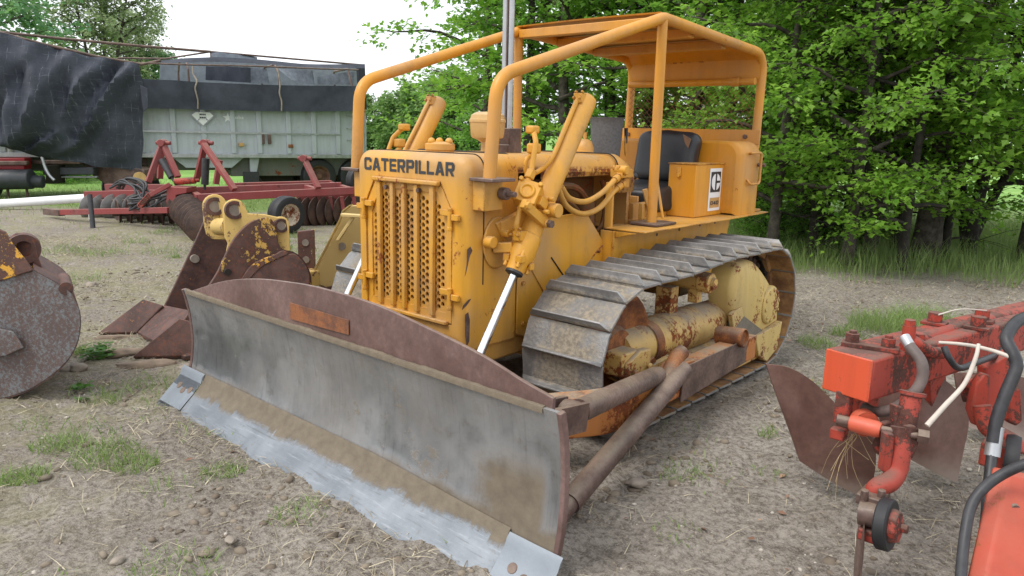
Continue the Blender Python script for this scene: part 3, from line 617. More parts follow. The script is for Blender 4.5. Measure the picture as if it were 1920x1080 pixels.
# ---- canopy
rows = []
for y, z in [(-.15,2.172),(.2,2.155),(.6,2.132),(1.0,2.108),(1.16,2.09),(1.235,2.03),(1.25,1.95),(1.245,1.90)]:
    rows.append([(x, y, z+.006*math.cos(x*2.6)) for x in np.linspace(-.548, .548, 9)])
mb = MB(); mb.slab(rows, (0,-.004,.008)); cp = mb.build('canopy', Yc, dz, 40)
for sx in (1, -1):
    w0, w1 = .505, .55
    path = fillet([(sx*w0,-1.51,1.27),(sx*(w0+.005),-1.475,1.735),(sx*w1,-.12,2.152),(sx*w1,1.29,2.075),(sx*w1,1.25,.955)], .16, 8)
    mb = MB(); mb.tube(path, [.0315]*len(path), 18); mb.build('side_tube', Yc, cp, 50)
    mb = MB(); mb.tube([(sx*w1,-.115,.955),(sx*w1,-.125,2.14)], .030, 16); mb.build('post', Yc, cp, 50)
    mb = MB(); mb.box((sx*w1,-.10,.966), (.19,.24,.014)); mb.build('base_plate', M['rust'], cp, 30, .003)
    mb = MB(); mb.box((sx*.455,-1.47,1.19), (.085,.13,.14)); mb.build('bracket', Yl, cp, 30, .004)
    mb = MB(); mb.box((sx*.50,-1.485,1.268), (.15,.16,.016)); mb.cyl((sx*.50,-1.42,1.20),(sx*.54,-1.42,1.20),.03); mb.bolt((sx*.54,-1.42,1.2),(sx,0,0),.015,.05); mb.build('clamp', M['rust'] , cp, 30, .003)
    mb = MB(); mb.prism([(sx*.50,1.16,.958),(sx*.50,1.31,.958),(sx*.50,1.31,1.07),(sx*.50,1.20,1.07)], (sx*.01,0,0)); mb.box((sx*.55,1.24,.966), (.12,.18,.014)); mb.build('gusset', Yw, cp, 30, .003)
for y, z in [(-.13,2.128),(.28,2.112),(.72,2.088)]:
    mb = MB(); mb.box((0,y,z), (1.04,.06,.055)); mb.build('roof_rib', Yc, cp, 30, .005)
mb = MB(); mb.box((.44,.05,2.146), (.12,.06,.004)); mb.box((-.40,.04,2.148), (.14,.06,.004)); mb.build('chipped_patch', M['rust'], cp)
mb = MB(); mb.tube([(-.53,1.225,1.885),(.53,1.225,1.885)], .026, 14); mb.lathe([(.03,0),(.034,.01),(.034,.07),(.03,.08)], (.34,1.225,1.885), (1,0,0)); mb.build('rear_crossbar', Yc, cp, 50)
mb = MB(); mb.box((0,1.208,1.492), (1.22,.014,.105)); rb = mb.build('rear_rail', Yc, cp, 30, .003)
for sx in (1,-1):
    mb = MB(); mb.bolt((sx*.50,1.20,1.495), (0,-1,0), .017, .012); mb.build('bolt', M['rust'], cp)
mb = MB(); sp = .045
for k in range(-12, 34):
    for dr in (1, -1):
        x0 = -.53+k*sp if dr > 0 else .53-k*sp; seq = []
        z0, z1 = 1.545, 1.865; x1 = x0+dr*(z1-z0)
        lo, hi = (x0, z0), (x1, z1)
        if max(lo[0], hi[0]) < -.53 or min(lo[0], hi[0]) > .53: continue
        def clipx(p, q, X): t = (X-p[0])/(q[0]-p[0]); return (X, p[1]+(q[1]-p[1])*t)
        a, b = lo, hi
        for X in (-.53, .53):
            if (a[0]-X)*(b[0]-X) < 0:
                c = clipx(a, b, X)
                if abs(a[0]) > .53: a = c
                else: b = c
        if abs(a[0]) > .531 or abs(b[0]) > .531: continue
        mb.bar((a[0],1.232+.001*dr,a[1]), (b[0],1.232+.001*dr,b[1]), .0022, .0022, (0,1,0))
mb.build('mesh_screen', M['rust_orange'], cp, 0)
# ---- deck, fender, floor
mb = MB()
for sx in (1, -1):
    mb.prism([(sx*.44,-.45,.947),(sx*.715,-.45,.947),(sx*.70,.6,.947),(sx*.665,1.34,.947),(sx*.30,1.34,.947),(sx*.30,0,.947),(sx*.44,0,.947)], (0,0,.008))
mb.box((0,.35,.925), (.62,1.1,.012)); mb.build('deck', Yw, dz, 30, .002)
for sx in (1, -1):
    mb = MB(); mb.prism([(sx*.50,-.46,.942),(sx*.50,1.05,.942),(sx*.50,.95,.60),(sx*.50,.2,.55),(sx*.50,-.46,.62)], (sx*.012,0,0)); mb.box((sx*.46,-.452,.78), (.09,.012,.32)); mb.prism([(sx*.513,-.45,.94),(sx*.66,-.45,.94),(sx*.513,-.45,.90)], (0,.01,0)); fp = mb.build('fender', Yl, dz, 30, .003)
    mb = MB()
    for y, z in [(.02,.88),(.3,.89),(.58,.9),(.8,.9),(.1,.80),(-.42,.72)]: mb.bolt((sx*.511,y,z), (sx,0,0), .011, .004)
    mb.build('bolt', M['rust'], fp)
mb = MB(); mb.box((0,.2,.68), (.7,1.0,.42)); mb.box((0,.9,.62), (.8,.7,.5)); mb.build('transmission_case', Yw, dz, 30, .03)
# panel beside the seat with valve tower, levers and struts
mb = MB(); mb.box((.43,-.40,1.08), (.05,.02,.27)); mb.build('panel_post', Yl, dz, 30, .003)
mb = MB(); mb.box((.31,.30,1.0), (.03,.55,.12)); mb.box((.20,.12,1.02), (.2,.02,.16)); mb.build('seat_base', Yl, dz, 30, .004)
mb = MB(); mb.bar((.47,.03,.96),(.43,-.02,1.16),.02,.03); mb.bar((.43,.0,.96),(.44,.1,1.08),.016,.03); mb.box((.42,.02,1.02),(.03,.12,.1)); mb.build('pedal_bracket', Yl, dz, 30, .003)
mb = MB(); mb.tube([PX(1243,410,.47),PX(1231,332,.40)], .009, 8); mb.build('strut', Yl, dz)
for (a, b, r) in [((1180,375),(1189,330),.30),((1142,288),(1141,240),.05),((1173,292),(1174,240),.05)]:
    p, q = PX(*a, r), PX(*b, r); mb = MB(); mb.tube(spline([p, p.lerp(q,.35)+Vector((0,-.01,0)), q], 5), .007, 8); lv = mb.build('lever', Yl, dz)
    mb = MB()
    if r > .2: mb.ball(q, .024); mb.build('knob', M['hose'], lv, 60)
    else: mb.tube([p.lerp(q,.45), q], [.010,.014], 10); mb.build('grip', M['hose'], lv, 60)
# seat
def cushion(name, c, size, R, puff, parent, mat):
    mb = MB(); rows = []; n, m = 26, 20; c = V3(c); h = V3(size)/2
    for i in range(n+1):
        row = []
        for j in range(m):
            u = math.pi*(i/n-.5); w = 2*math.pi*j/m
            f = lambda t: math.copysign(abs(t)**.38, t)
            p = Vector((f(math.cos(u))*f(math.cos(w))*h.x, f(math.cos(u))*f(math.sin(w))*h.y, f(math.sin(u))*h.z))
            p += Vector((1,1,1))*0 + p.normalized()*puff*noise.noise(p*7+c)
            row.append(c + R @ p)
        rows.append(row)
    mb.grid(rows, closed=True); return mb.build(name, mat, parent, 60)
st = cushion('seat', (.135,.47,1.07), (.46,.50,.19), Matrix.Rotation(rad(4),3,'X'), .02, dz, M['vinyl'])
cb = cushion('backrest', (.135,.74,1.34), (.47,.15,.36), Matrix.Rotation(rad(-10),3,'X'), .02, st, M['vinyl'])
mb = MB(); q = [(.30,.655,1.50),(.36,.66,1.47),(.345,.655,1.41),(.325,.65,1.44)]; mb.prism(q, (0,-.01,0)); mb.build('torn_patch', plain('torn_foam', lin(120,92,70), .9), st)
mb = MB(); mb.tube([(-.09,.235,.985),(.1,.225,.982),(.36,.235,.985)], .006, 6); mb.build('piping', M['stone'], st)
# fuel tank behind the seat
mb = MB(); tp = rrect(.0, 0, 0, 0)
rows = []
for y, s_ in [(.84,.93),(.85,.98),(.87,1),(1.12,1),(1.16,.985),(1.18,.93)]:
    rows.append([(.10+ (x-.0)*s_, y, 1.2+(z-1.2)*s_) for x, z in rrect(.55, .95, 1.462, .10)])
mb.grid(rows); mb.add(rows[0], [tuple(range(len(rows[0])))]); mb.add(rows[-1], [tuple(range(len(rows[-1])))]); tk = mb.build('fuel_tank', Yc, dz, 45)
mb = MB(); mb.tube(fillet([(.655,.98,1.38),(.68,.93,1.385),(.68,1.10,1.385),(.68,1.10,1.17),(.68,.95,1.17),(.655,.95,1.20)], .03, 4), .009, 8); mb.build('handle', Yc, tk, 50)
mb = MB(); mb.bolt((.655,1.12,1.30), (1,0,0), .014, .05); mb.build('bolt', M['rust'], tk)
# tool box with decals
BX0, BX1, BY0, BY1, BZ0, BZ1 = .325, .53, .445, 1.08, .957, 1.305
mb = MB(); mb.box(((BX0+BX1)/2,(BY0+BY1)/2,(BZ0+BZ1)/2), (BX1-BX0, BY1-BY0, BZ1-BZ0)); tb = mb.build('tool_box', Yc, dz, 30, .006)
mb = MB(); mb.box(((BX0+BX1)/2,(BY0+BY1)/2,BZ1+.004), (BX1-BX0+.012, BY1-BY0+.012, .006)); mb.build('lid', Yw, tb, 30, .002)
mb = MB(); mb.box((.405,BY0-.006,1.255), (.03,.012,.06)); mb.box((.405,BY0-.012,1.235), (.02,.012,.03)); mb.build('latch', Yw, tb, 30, .003)
X = BX1+.0015
def on_side(pts): return [(X, y, z) for y, z in pts]
d0 = PX(1332.5, 316, BX1); d1 = PX(1354.5, 316, BX1); d2 = PX(1326, 396, BX1); y0, y1, zt, zb = d0.y-.005, d1.y-.005, d0.z, d2.z
mb = MB(); mb.prism(on_side([(y0,zb),(y1,zb),(y1,zt),(y0,zt)]), (.001,0,0)); dc = mb.build('decal', M['white'], tb, 0)
X += .002; w = y1-y0; H = zt-zb; yc = (y0+y1)/2
mb = MB(); mb.prism(on_side([(y0+.1*w,zb+.44*H),(y1-.1*w,zb+.44*H),(y1-.1*w,zt-.08*H),(y0+.1*w,zt-.08*H)]), (.001,0,0)); mb.build('emblem_field', M['decal_black'], tb, 0)
mb = MB(); mb.prism(on_side([(y0+.12*w,zb+.07*H),(y1-.08*w,zb+.07*H),(y1-.08*w,zb+.31*H),(y0+.12*w,zb+.31*H)]), (.001,0,0)); mb.build('model_field', M['decal_tan'], tb, 0)
X += .002; ez = zb+.68*H; ra, rb_ = .36*w, .195*H; mb = MB()
def sector(a0, a1, cut): return [(yc+ra*math.cos(a), ez+rb_*math.sin(a)) for a in [rad(a0+(a1-a0)*k/20) for k in range(21)]]
mb.prism(on_side(sector(100, 260, 0)), (.001,0,0))
for a0, a1 in ((8,78),(-78,-8)):
    q = sector(a0, a1, 0); q.append((q[-1][0] if a0 > 0 else q[0][0], q[0][1] if a0 > 0 else q[-1][1])); mb.prism(on_side(q), (.001,0,0))
mb.build('emblem', M['white'], tb, 0)
block_text('model_lettering', 'D4D', M['letter'], tb, (X, y0+.17*w, zb+.14*H), (0,1,0), (0,0,1), .09*H, .66*w, .2)
# ---- lift cylinders
def lift(sx):
    x = sx*.56; T = Vector((x,-.858,1.640)); Bm = Vector((x,-1.40,.80)); 
    a = PX(998,378,.56); ax = (Vector((x,-1.60,.478))-T).normalized()
    L = 1.0
    barrel_end = PX(985,487,.56); tb_ = (barrel_end-PX(1097,190,.56)).length
    E_ = T+ax*tb_; fr = Vector((0,-ax.z,ax.y)); fr = fr if fr.y < 0 else -fr      # forward normal
    mb = MB(); mb.lathe([(0,-.045),(.03,-.045),(.050,-.03),(.054,-.015),(.054,tb_)], T, ax, 26); cy = mb.build('lift_cylinder', Yl, dz, 40)
    mb = MB(); mb.lathe([(.052,tb_-.13),(.062,tb_-.12),(.066,tb_-.02),(.05,tb_+.03),(.045,tb_+.075),(.03,tb_+.075)], T, ax, 24)
    u = Vector((1,0,0)); w = ax.cross(u)
    for k in range(4):
        c = math.pi/4+math.pi/2*k; p = T+ax*(tb_+.02)+(u*math.cos(c)+w*math.sin(c))*.058; mb.box(p, (.035,.035,.035)); mb.cyl(p-ax*.05, p+ax*.045, .010, n=8)
    mb.build('gland', Yw, cy, 40, .003)
    mb = MB(); mb.cyl(E_, T+ax*(tb_+.95), .021); mb.build('rod', M['chrome'], cy, 60)
    mb = MB(); mb.lathe([(.03,tb_+.07),(.045,tb_+.07),(.045,tb_+.085),(.024,tb_+.095)], T, ax, 20); mb.build('seal', M['hose'], cy, 40)
    # trunnion yoke
    td = (PX(1012,386,.56)-PX(1097,190,.56)).length; Y0 = T+ax*td
    mb = MB(); mb.lathe([(.052,td-.055),(.064,td-.05),(.064,td+.05),(.052,td+.055)], T, ax, 24)
    mb.cyl(Y0-u*.115, Y0+u*.115, .036); mb.box(Y0+fr*.075, (.15,.06,.05), Matrix.Rotation(math.atan2(fr.z, fr.y),3,'X'))
    for k in (-1,1):
        for j in (-1,1): mb.bolt(Y0+ax*(.035*k)+fr*.05+u*.07*j, u*j, .013, .03)
    mb.build('yoke', Yw, cy, 40, .004)
    mb = MB(); c = Y0+fr*.125-ax*.01; fa = (fr+u*sx*.55).normalized(); mb.lathe([(0,.0),(.038,.0),(.04,.008),(.033,.012),(.026,.012),(.024,.004),(0,.004)], c+fa*.048, fa, 28); rr_ = Matrix((fa.cross(ax).normalized(), fa, ax.cross(fa).cross(fa)*-1 if False else ax)).transposed(); mb.box(c, (.115,.095,.115), rr_)
    for k in (-1,1):
        for j in (-1,1): mb.bolt(c+ax*.05*k+fa.cross(ax)*.05*j+fa*.03, fa, .013, .03)
    mb.build('trunnion_cap', Yl, cy, 40, .006)
    # support arm from the nose to the trunnion
    mb = MB(); S0 = Vector((sx*.43,-1.36,1.01)); mb.bar(S0, Y0+Vector((-sx*.05,-.02,-.03)), .05, .08); mb.prism([(sx*.425,-1.37+.10*math.cos(a),.95+.13*math.sin(a)) for a in [2*math.pi*k/20 for k in range(20)]], (sx*.014,0,0)); mb.prism([(sx*.425,-1.40,1.05),(sx*.425,-1.22,1.10),(sx*.425,-1.18,1.0),(sx*.425,-1.30,.9)], (sx*.03,0,0)); mb.bar((sx*.44,-1.40,.93), (sx*.53,-1.36,.94), .05, .05); mb.cyl((sx*.44,-1.455,.965),(sx*.49,-1.455,.965),.03); mb.bolt((sx*.455,-1.35,1.0),(sx,0,0),.022,.04); mb.build('trunnion_bracket', Yl, dz, 30, .006)
    # steel pipes along the barrel
    mb = MB(); q0 = T+ax*.0+fr*.058; top = T+ax*(-.01)+fr*.05
    mb.tube(spline([T+ax*.02+fr*.045, T+ax*.035+fr*.066, T+ax*.2+fr*.068, Y0-ax*.25+fr*.072, Y0-ax*.17+fr*.085-u*sx*.03, Y0-ax*.12+fr*.13-u*sx*.055, Y0-ax*.17+fr*.17-u*sx*.06, Y0-ax*.22+fr*.15-u*sx*.06], 6), .0125, 10)
    G = T+ax*(tb_-.09)+fr*.07
    mb.tube(fillet([G-u*sx*.01, G+fr*.05-ax*.03, G+fr*.075-ax*.14, Y0+ax*.0+fr*.165, Y0-ax*.10+fr*.165, Y0-ax*.26+fr*.20-u*sx*.02, Y0-ax*.33+fr*.20-u*sx*.07], .05, 5), .0135, 10)
    mb.build('pipe', Yl, cy, 50)
    mb = MB(); mb.box(T+ax*.005+fr*.055, (.05,.045,.05))
    MB().box(Y0-ax*.245+fr*.165-u*sx*.05, (.06,.05,.05)).build('pipe_union', Yw, cy, 30, .01); MB().box(Y0-ax*.33+fr*.20-u*sx*.075, (.055,.055,.04)).build('pipe_union', Yw, cy, 30, .01)
    MB().bar(Y0-ax*.1+fr*.15, Y0-ax*.1+fr*.185, .04,.05, ax).build('pipe_clamp', Yw, cy, 30, .004)
    def four(m_, p):
        for j in (-1,1):
            for k in (-1,1): m_.bolt(p+u*.02*j+ax*.018*k, fr, .008, .014)
    four(mb, T+fr*.07); mb.build('fitting', Yw, cy, 30, .004); mb = MB(); mb.box(G-fr*.005, (.05,.06,.05)); four(mb, G+fr*.03); mb.build('fitting', Yw, cy, 30, .004)
    mb = MB(); e = T+ax*(tb_-.20); mb.cyl(e-u*.05*sx, e+u*sx*.085, .022); mb.bar(e+u*sx*.06-ax*.0, e+u*sx*.06+fr*.20, .03,.045,ax); mb.bolt(e+u*sx*.06+fr*.18, u*sx, .02,.03); mb.build('lug', Yl, cy, 40, .004)
    mb = MB(); mb.bolt(e+u*sx*.085, u*sx, .02, .022); mb.build('plug', M['rust'], cy, 30)
    return cy
lift(1); lift(-1)
# supple yellow hoses from the yoke to the tank valve
for k, pts in enumerate([[(1052,350),(1068,372),(1098,378),(1128,362),(1150,340),(1160,331)], [(1046,352),(1062,386),(1092,401),(1124,390),(1150,360),(1166,345)]]):
    mb = MB(); q = [PX(*p, .54-.02*i) for i, p in enumerate(pts)]; mb.tube(spline(q, 6), .0155, 12); h = mb.build('hydraulic_hose', M['yhose'], dz, 60)
    mb = MB(); d = (q[-1]-q[-2]).normalized(); mb.cyl(q[-1]-d*.075, q[-1]+d*.02, .022, n=12); mb.cyl(q[-1]-d*.02, q[-1]+d*.015, .027, n=6); mb.build('ferrule', Yw, h, 40)
vb = PX(1160, 325, .43); mb = MB(); mb.box(vb+Vector((0,.03,.0)), (.09,.11,.05)); mb.box(vb+Vector((.0,.06,-.04)), (.05,.05,.09)); mb.cyl(vb+Vector((-.02,.0,.02)), vb+Vector((.06,.0,.02)), .028)
for k in range(4): mb.bolt(vb+Vector((-.02+.03*(k%2), -.02+.07*(k//2), .025)), (0,0,1), .011, .02)
mb.build('hydraulic_valve', Yw, dz, 40, .005)
# ---- tracks
YR, ZR, RR = .60, .41, .395
YF, ZF, RF = -.95, .395, .378
def track_path():
    # outer line of the plates, clockwise seen from the left: top run from front to rear, round the sprocket, back along the ground
    d = Vector((0, YR-YF, ZR-ZF)); L = d.length; ang = math.atan2(d.z, d.y)
    off = math.asin((RR-RF)/L); at = ang+math.pi/2+off; ab = ang-math.pi/2-off
    P = []
    n = 40
    for k in range(n+1):
        t = k/n; f = Vector((0,YF+RF*math.cos(at),ZF+RF*math.sin(at))); r = Vector((0,YR+RR*math.cos(at),ZR+RR*math.sin(at))); p = f.lerp(r,t); p.z -= .018*math.sin(math.pi*t)**2*math.sin(2*math.pi*t+.6); P.append(p)
    for k in range(1, 61): a = at+(ab-at)*k/60; P.append(Vector((0,YR+RR*math.cos(a),ZR+RR*math.sin(a))))
    for k in range(1, n+1): t = k/n; P.append(Vector((0,YR+RR*math.cos(ab),ZR+RR*math.sin(ab))).lerp(Vector((0,YF+RF*math.cos(ab),ZF+RF*math.sin(ab))),t))
    for k in range(1, 60): a = ab-(2*math.pi-(at-ab))*k/60; P.append(Vector((0,YF+RF*math.cos(a),ZF+RF*math.sin(a))))
    return P
TP = track_path(); TP.append(TP[0]); cum = [0]
for i in range(1, len(TP)): cum.append(cum[-1]+(TP[i]-TP[i-1]).length)
NS = 33; PIT = cum[-1]/NS
def on_track(s):
    s %= cum[-1]; i = max(1, next(k for k in range(1, len(cum)) if cum[k] >= s)); t = (s-cum[i-1])/(cum[i]-cum[i-1]); p = TP[i-1].lerp(TP[i], t); return p
SW = .485
def shoe_mesh():
    # x across, y along travel (rear on the top run), z out; grouser with clipped ends at the -y edge
    mb = MB(); w = SW/2; b = PIT*.475
    prof = [(-b,.002),(-b+.02,.002),(0,0),(b-.022,.0),(b,-.007)]
    mb.slab([[(x,y,z) for x in (-w,-w*.5,0,w*.5,w)] for y, z in prof], (0,0,-.013), 0)
    g = .052; y0 = -b+.002; cw = w-.040
    a = [(-w,y0-.008,.003),(w,y0-.008,.003),(cw,y0-.003,g),(-cw,y0-.003,g)]; c = [(-w,y0+.014,.003),(w,y0+.014,.003),(cw,y0+.006,g),(-cw,y0+.006,g)]
    mb.add(a+c, [(0,1,2,3),(7,6,5,4),(0,4,5,1),(1,5,6,2),(2,6,7,3),(3,7,4,0)], 0)
    mb.box((0,0,-.0145), (SW*.985, PIT*.9, .004), None, 1)
    mb.box((.07,0,-.03), (.03,PIT*.8,.045), None, 1); mb.box((-.07,0,-.03), (.03,PIT*.8,.045), None, 1)
    o = mb.build('track_shoe', [M['shoe'], M['shoe_in']], None, 30, .0025); return o
def bushing_row(x):
    mb = MB()
    for k in range(NS):
        s_ = (k+.5)*PIT+.02; p = on_track(s_); t = (on_track(s_+.01)-on_track(s_-.01)).normalized(); nrm = Vector((0,-t.z,t.y)); q = p - nrm*.055 + Vector((x,0,0)); mb.cyl(q-Vector((.06,0,0)), q+Vector((.06,0,0)), .02, n=8)
    for dx in (-.05,.05):
        lp = [TP[i]+Vector((x+dx,0,0)) for i in range(0, len(TP), 2)]; cz = Vector((x+dx,-.17,.40)); lp = [p+(cz-p).normalized()*.05 for p in lp]; mb.tube(lp+[lp[0]], .02, 6)
    return mb
proto = shoe_mesh()
for sx in (1, -1):
    X0 = sx*.815; ch = bushing_row(X0).build('track', M['dark'], dz, 40)
    for k in range(NS):
        s_ = k*PIT+.045; a, b = on_track(s_-PIT*.5), on_track(s_+PIT*.5); t = (b-a).normalized(); nrm = Vector((0,-t.z,t.y)); p = (a+b)/2
        if nrm.dot(p-Vector((0,-.17,.4))) < 0: nrm = -nrm
        o = proto if (k == 0 and sx == 1) else proto.copy()
        if o is not proto: C.objects.link(o)
        xa = t.cross(nrm).normalized(); R = Matrix((xa, t, nrm)).transposed().to_4x4(); R.translation = Vector((X0,0,0))+p; o.parent = ch; o.matrix_local = R
    side = sx
    # track frame: recoil cover, roller guard, idler, sprocket cover
    mb = MB(); c0 = Vector((X0+sx*.03, -.92, .38)); c1 = Vector((X0+sx*.03, .42, .36))
    mb.lathe([(0,.02),(.105,.02),(.115,.05),(.115,.42),(.118,.43),(.128,.44),(.128,.90),(.12,.93),(.12,1.15),(.10,1.25),(0,1.25)], c0, (0,1,-.01), 26)
    mb.lathe([(.121,.32),(.125,.33),(.125,.40),(.121,.41)], c0, (0,1,-.01), 26)
    fr_ = mb.build('track_frame', M['cream'], dz, 40)
    mb = MB(); mb.lathe([(.119,.255),(.124,.26),(.124,.33),(.119,.335)], c0, (0,1,-.01), 26); mb.build('cover_band', M['rust_orange'], fr_, 40)
    mb = MB(); xo = X0+sx*.20
    mb.prism([(xo,-1.06,.30),(xo,-.60,.335),(xo,-.58,.25),(xo,.50,.25),(xo,.62,.19),(xo,.62,.07),(xo,-1.02,.07),(xo,-1.10,.16)], (-sx*.03,0,0)); mb.prism([(xo,-1.0,.255),(xo,.56,.265),(X0,.56,.30),(X0,-1.0,.30)], (0,0,-.02)); mb.build('roller_guard', M['cream'], fr_, 30, .006)
    mb = MB(); mb.box((X0+sx*.12,-.99,.37),(.14,.16,.12)); mb.prism([(X0+sx*.21,-1.05,.29),(X0+sx*.21,-.83,.30),(X0+sx*.21,-.83,.42),(X0+sx*.21,-.93,.43),(X0+sx*.21,-1.05,.38)], (-sx*.05,0,0)); mb.prism([(X0+sx*.24,-1.15,.10),(X0+sx*.24,-.90,.14),(X0+sx*.24,-.90,.28),(X0+sx*.24,-1.12,.25)], (-sx*.07,0,0))
    for y, z in [(-1.0,.33),(-.87,.34),(-1.08,.18),(-.97,.2)]: mb.bolt((X0+sx*.22,y,z),(sx,0,0),.02,.02)
    mb.build('idler_yoke', M['cream'], fr_, 30, .01)
    mb = MB(); mb.lathe([(0,-.09),(.12,-.09),(.14,-.05),(.27,-.05),(.30,-.075),(.318,-.075),(.318,.075),(.30,.075),(.27,.05),(.14,.05),(.12,.09),(0,.09)], (X0,YF,ZF), (1,0,0), 40); mb.build('idler', M['rust_orange'], fr_, 40)
    mb = MB()
    for k in range(25):
        a0 = 2*math.pi*k/25; q = [(X0-.03, YR+r*math.cos(a0+da), ZR+r*math.sin(a0+da)) for r, da in ((.26,-.12),(.335,-.05),(.335,.05),(.26,.12))]; mb.prism(q, (.06,0,0))
    mb.lathe([(0,-.04),(.27,-.04),(.27,.04),(0,.04)], (X0,YR,ZR), (1,0,0), 32); mb.build('sprocket', M['rust'], fr_, 30)
    # final drive cover: a dished casting with a rear hub
    mb = MB(); yc_, zc_ = YR-.02, .45; pr = []
    for rr, xx in [(1.0,.03),(1.0,.17),(.97,.20),(.86,.225),(.6,.245),(.0,.25)]:
        row = []
        for k in range(36):
            a = 2*math.pi*k/36; ry = .25*rr if math.cos(a) > 0 else .27*rr; rz = .30*rr if math.sin(a) > 0 else .27*rr; row.append((X0+sx*xx, yc_+ry*math.cos(a), zc_-.01+rz*math.sin(a)))
        pr.append(row)
    mb = MB(); eg = [PX(*p, 1.0) for p in [(1399,486),(1414,490),(1430,508),(1445,533),(1455,560),(1460,590),(1455,622),(1438,640),(1408,642),(1388,624),(1376,592),(1372,555),(1377,520),(1386,497)]]; eg = spline([(0,p.y,p.z) for p in eg+[eg[0]]], 4)[:-1]; gc = sum((Vector(p) for p in eg), Vector())/len(eg)
    mb.grid([[(X0+sx*xx, gc.y+(p.y-gc.y)*rr, gc.z+(p.z-gc.z)*rr) for p in eg] for rr, xx in [(1,.03),(1,.15),(.97,.175),(.88,.192),(.6,.205),(.25,.215),(.02,.216)]], closed=True)
    yh, zh = YR+.03, .42
    mb.lathe([(.13,.12),(.128,.215),(.118,.228),(.06,.236),(0,.236)], (X0,yh,zh), (sx,0,0), 30)
    for k in range(10): a = 2*math.pi*k/10+.2; mb.bolt((X0+sx*.222, yh+.10*math.cos(a), zh+.10*math.sin(a)), (sx,0,0), .013, .016)
    for k in range(8): a = rad(150+k*24); mb.bolt((X0+sx*.175, gc.y+.20*math.cos(a), gc.z+.24*math.sin(a)), (sx,0,0), .012, .02)
    mb.prism([(X0+sx*.19,YR-.20,.25),(X0+sx*.19,YR+.22,.28),(X0+sx*.19,YR+.18,.10),(X0+sx*.19,YR+.02,.04),(X0+sx*.19,YR-.12,.10)], (sx*.045,0,0)); mb.prism([(X0+sx*.17,.10,.44),(X0+sx*.17,.42,.52),(X0+sx*.17,.46,.33),(X0+sx*.17,.15,.33)], (sx*.03,0,0))
    mb.build('final_drive_cover', M['cream_light'], fr_, 40, .006)
    mb = MB(); mb.prism([(X0+sx*.05,.28,.475),(X0+sx*.20,.28,.40),(X0+sx*.215,.60,.24),(X0+sx*.215,.12,.27),(X0+sx*.205,.10,.32)], (0,0,-.03)); mb.build('mud_shelf', plain('dry_grey_mud', lin(112,104,92), .95, 0, .2, 18, .4), fr_, 30, .005)
    mb = MB(); p = Vector((X0+sx*.16,-.16,.665)); mb.lathe([(.05,-.24),(.055,-.05),(.06,-.05),(.06,.0),(.058,.02),(.035,.03),(.032,.045),(0,.045)], p, (sx,0,0), 24); mb.build('carrier_roller', M['cream'], fr_, 40)
    MB().box((X0+sx*.0,-.34,.55),(.10,.09,.20)).build('roller_post', M['cream'], fr_, 30, .005); MB().box((X0+sx*.08,-.16,.60),(.06,.06,.12)).build('roller_post', M['cream'], fr_, 30, .005)
# ---- C-frame with braces
mb = MB(); cpath = fillet([(1.13,.10,.275),(1.13,-.70,.265),(1.12,-1.35,.25),(.85,-1.80,.25),(.30,-1.95,.25),(-.25,-1.95,.25),(-.85,-1.80,.25),(-1.10,-1.35,.25),(-1.10,-.70,.265),(-1.10,.10,.275)], .35, 6)
def box_sweep(path, w, hs, nm, mat, parent, bev=.006):
    rows = []
    for i, p in enumerate(path):
        a = path[max(0,i-1)]; b = path[min(len(path)-1,i+1)]; t = (b-a).normalized(); n = t.cross(Vector((0,0,1))).normalized(); h = hs(i/(len(path)-1)); rows.append([p+n*w/2+Vector((0,0,h/2)), p-n*w/2+Vector((0,0,h/2)), p-n*w/2-Vector((0,0,h/2)), p+n*w/2-Vector((0,0,h/2))])
    mb = MB(); mb.grid(rows, closed=True); mb.add(rows[0], [(0,1,2,3)]); mb.add(rows[-1], [(3,2,1,0)]); return mb.build(nm, mat, parent, 30, bev)
cf = box_sweep(cpath, .10, lambda t: .19-.05*max(0, abs(t-.5)-.38)/.12, 'c_frame', M['cframe'], dz)
mb = MB(); mb.prism([(1.184,-.05,.355),(1.184,-.78,.350),(1.184,-.80,.165),(1.184,-.05,.215)], (.008,0,0)); mb.build('side_facing', M['rust'], cf, 30, .002)
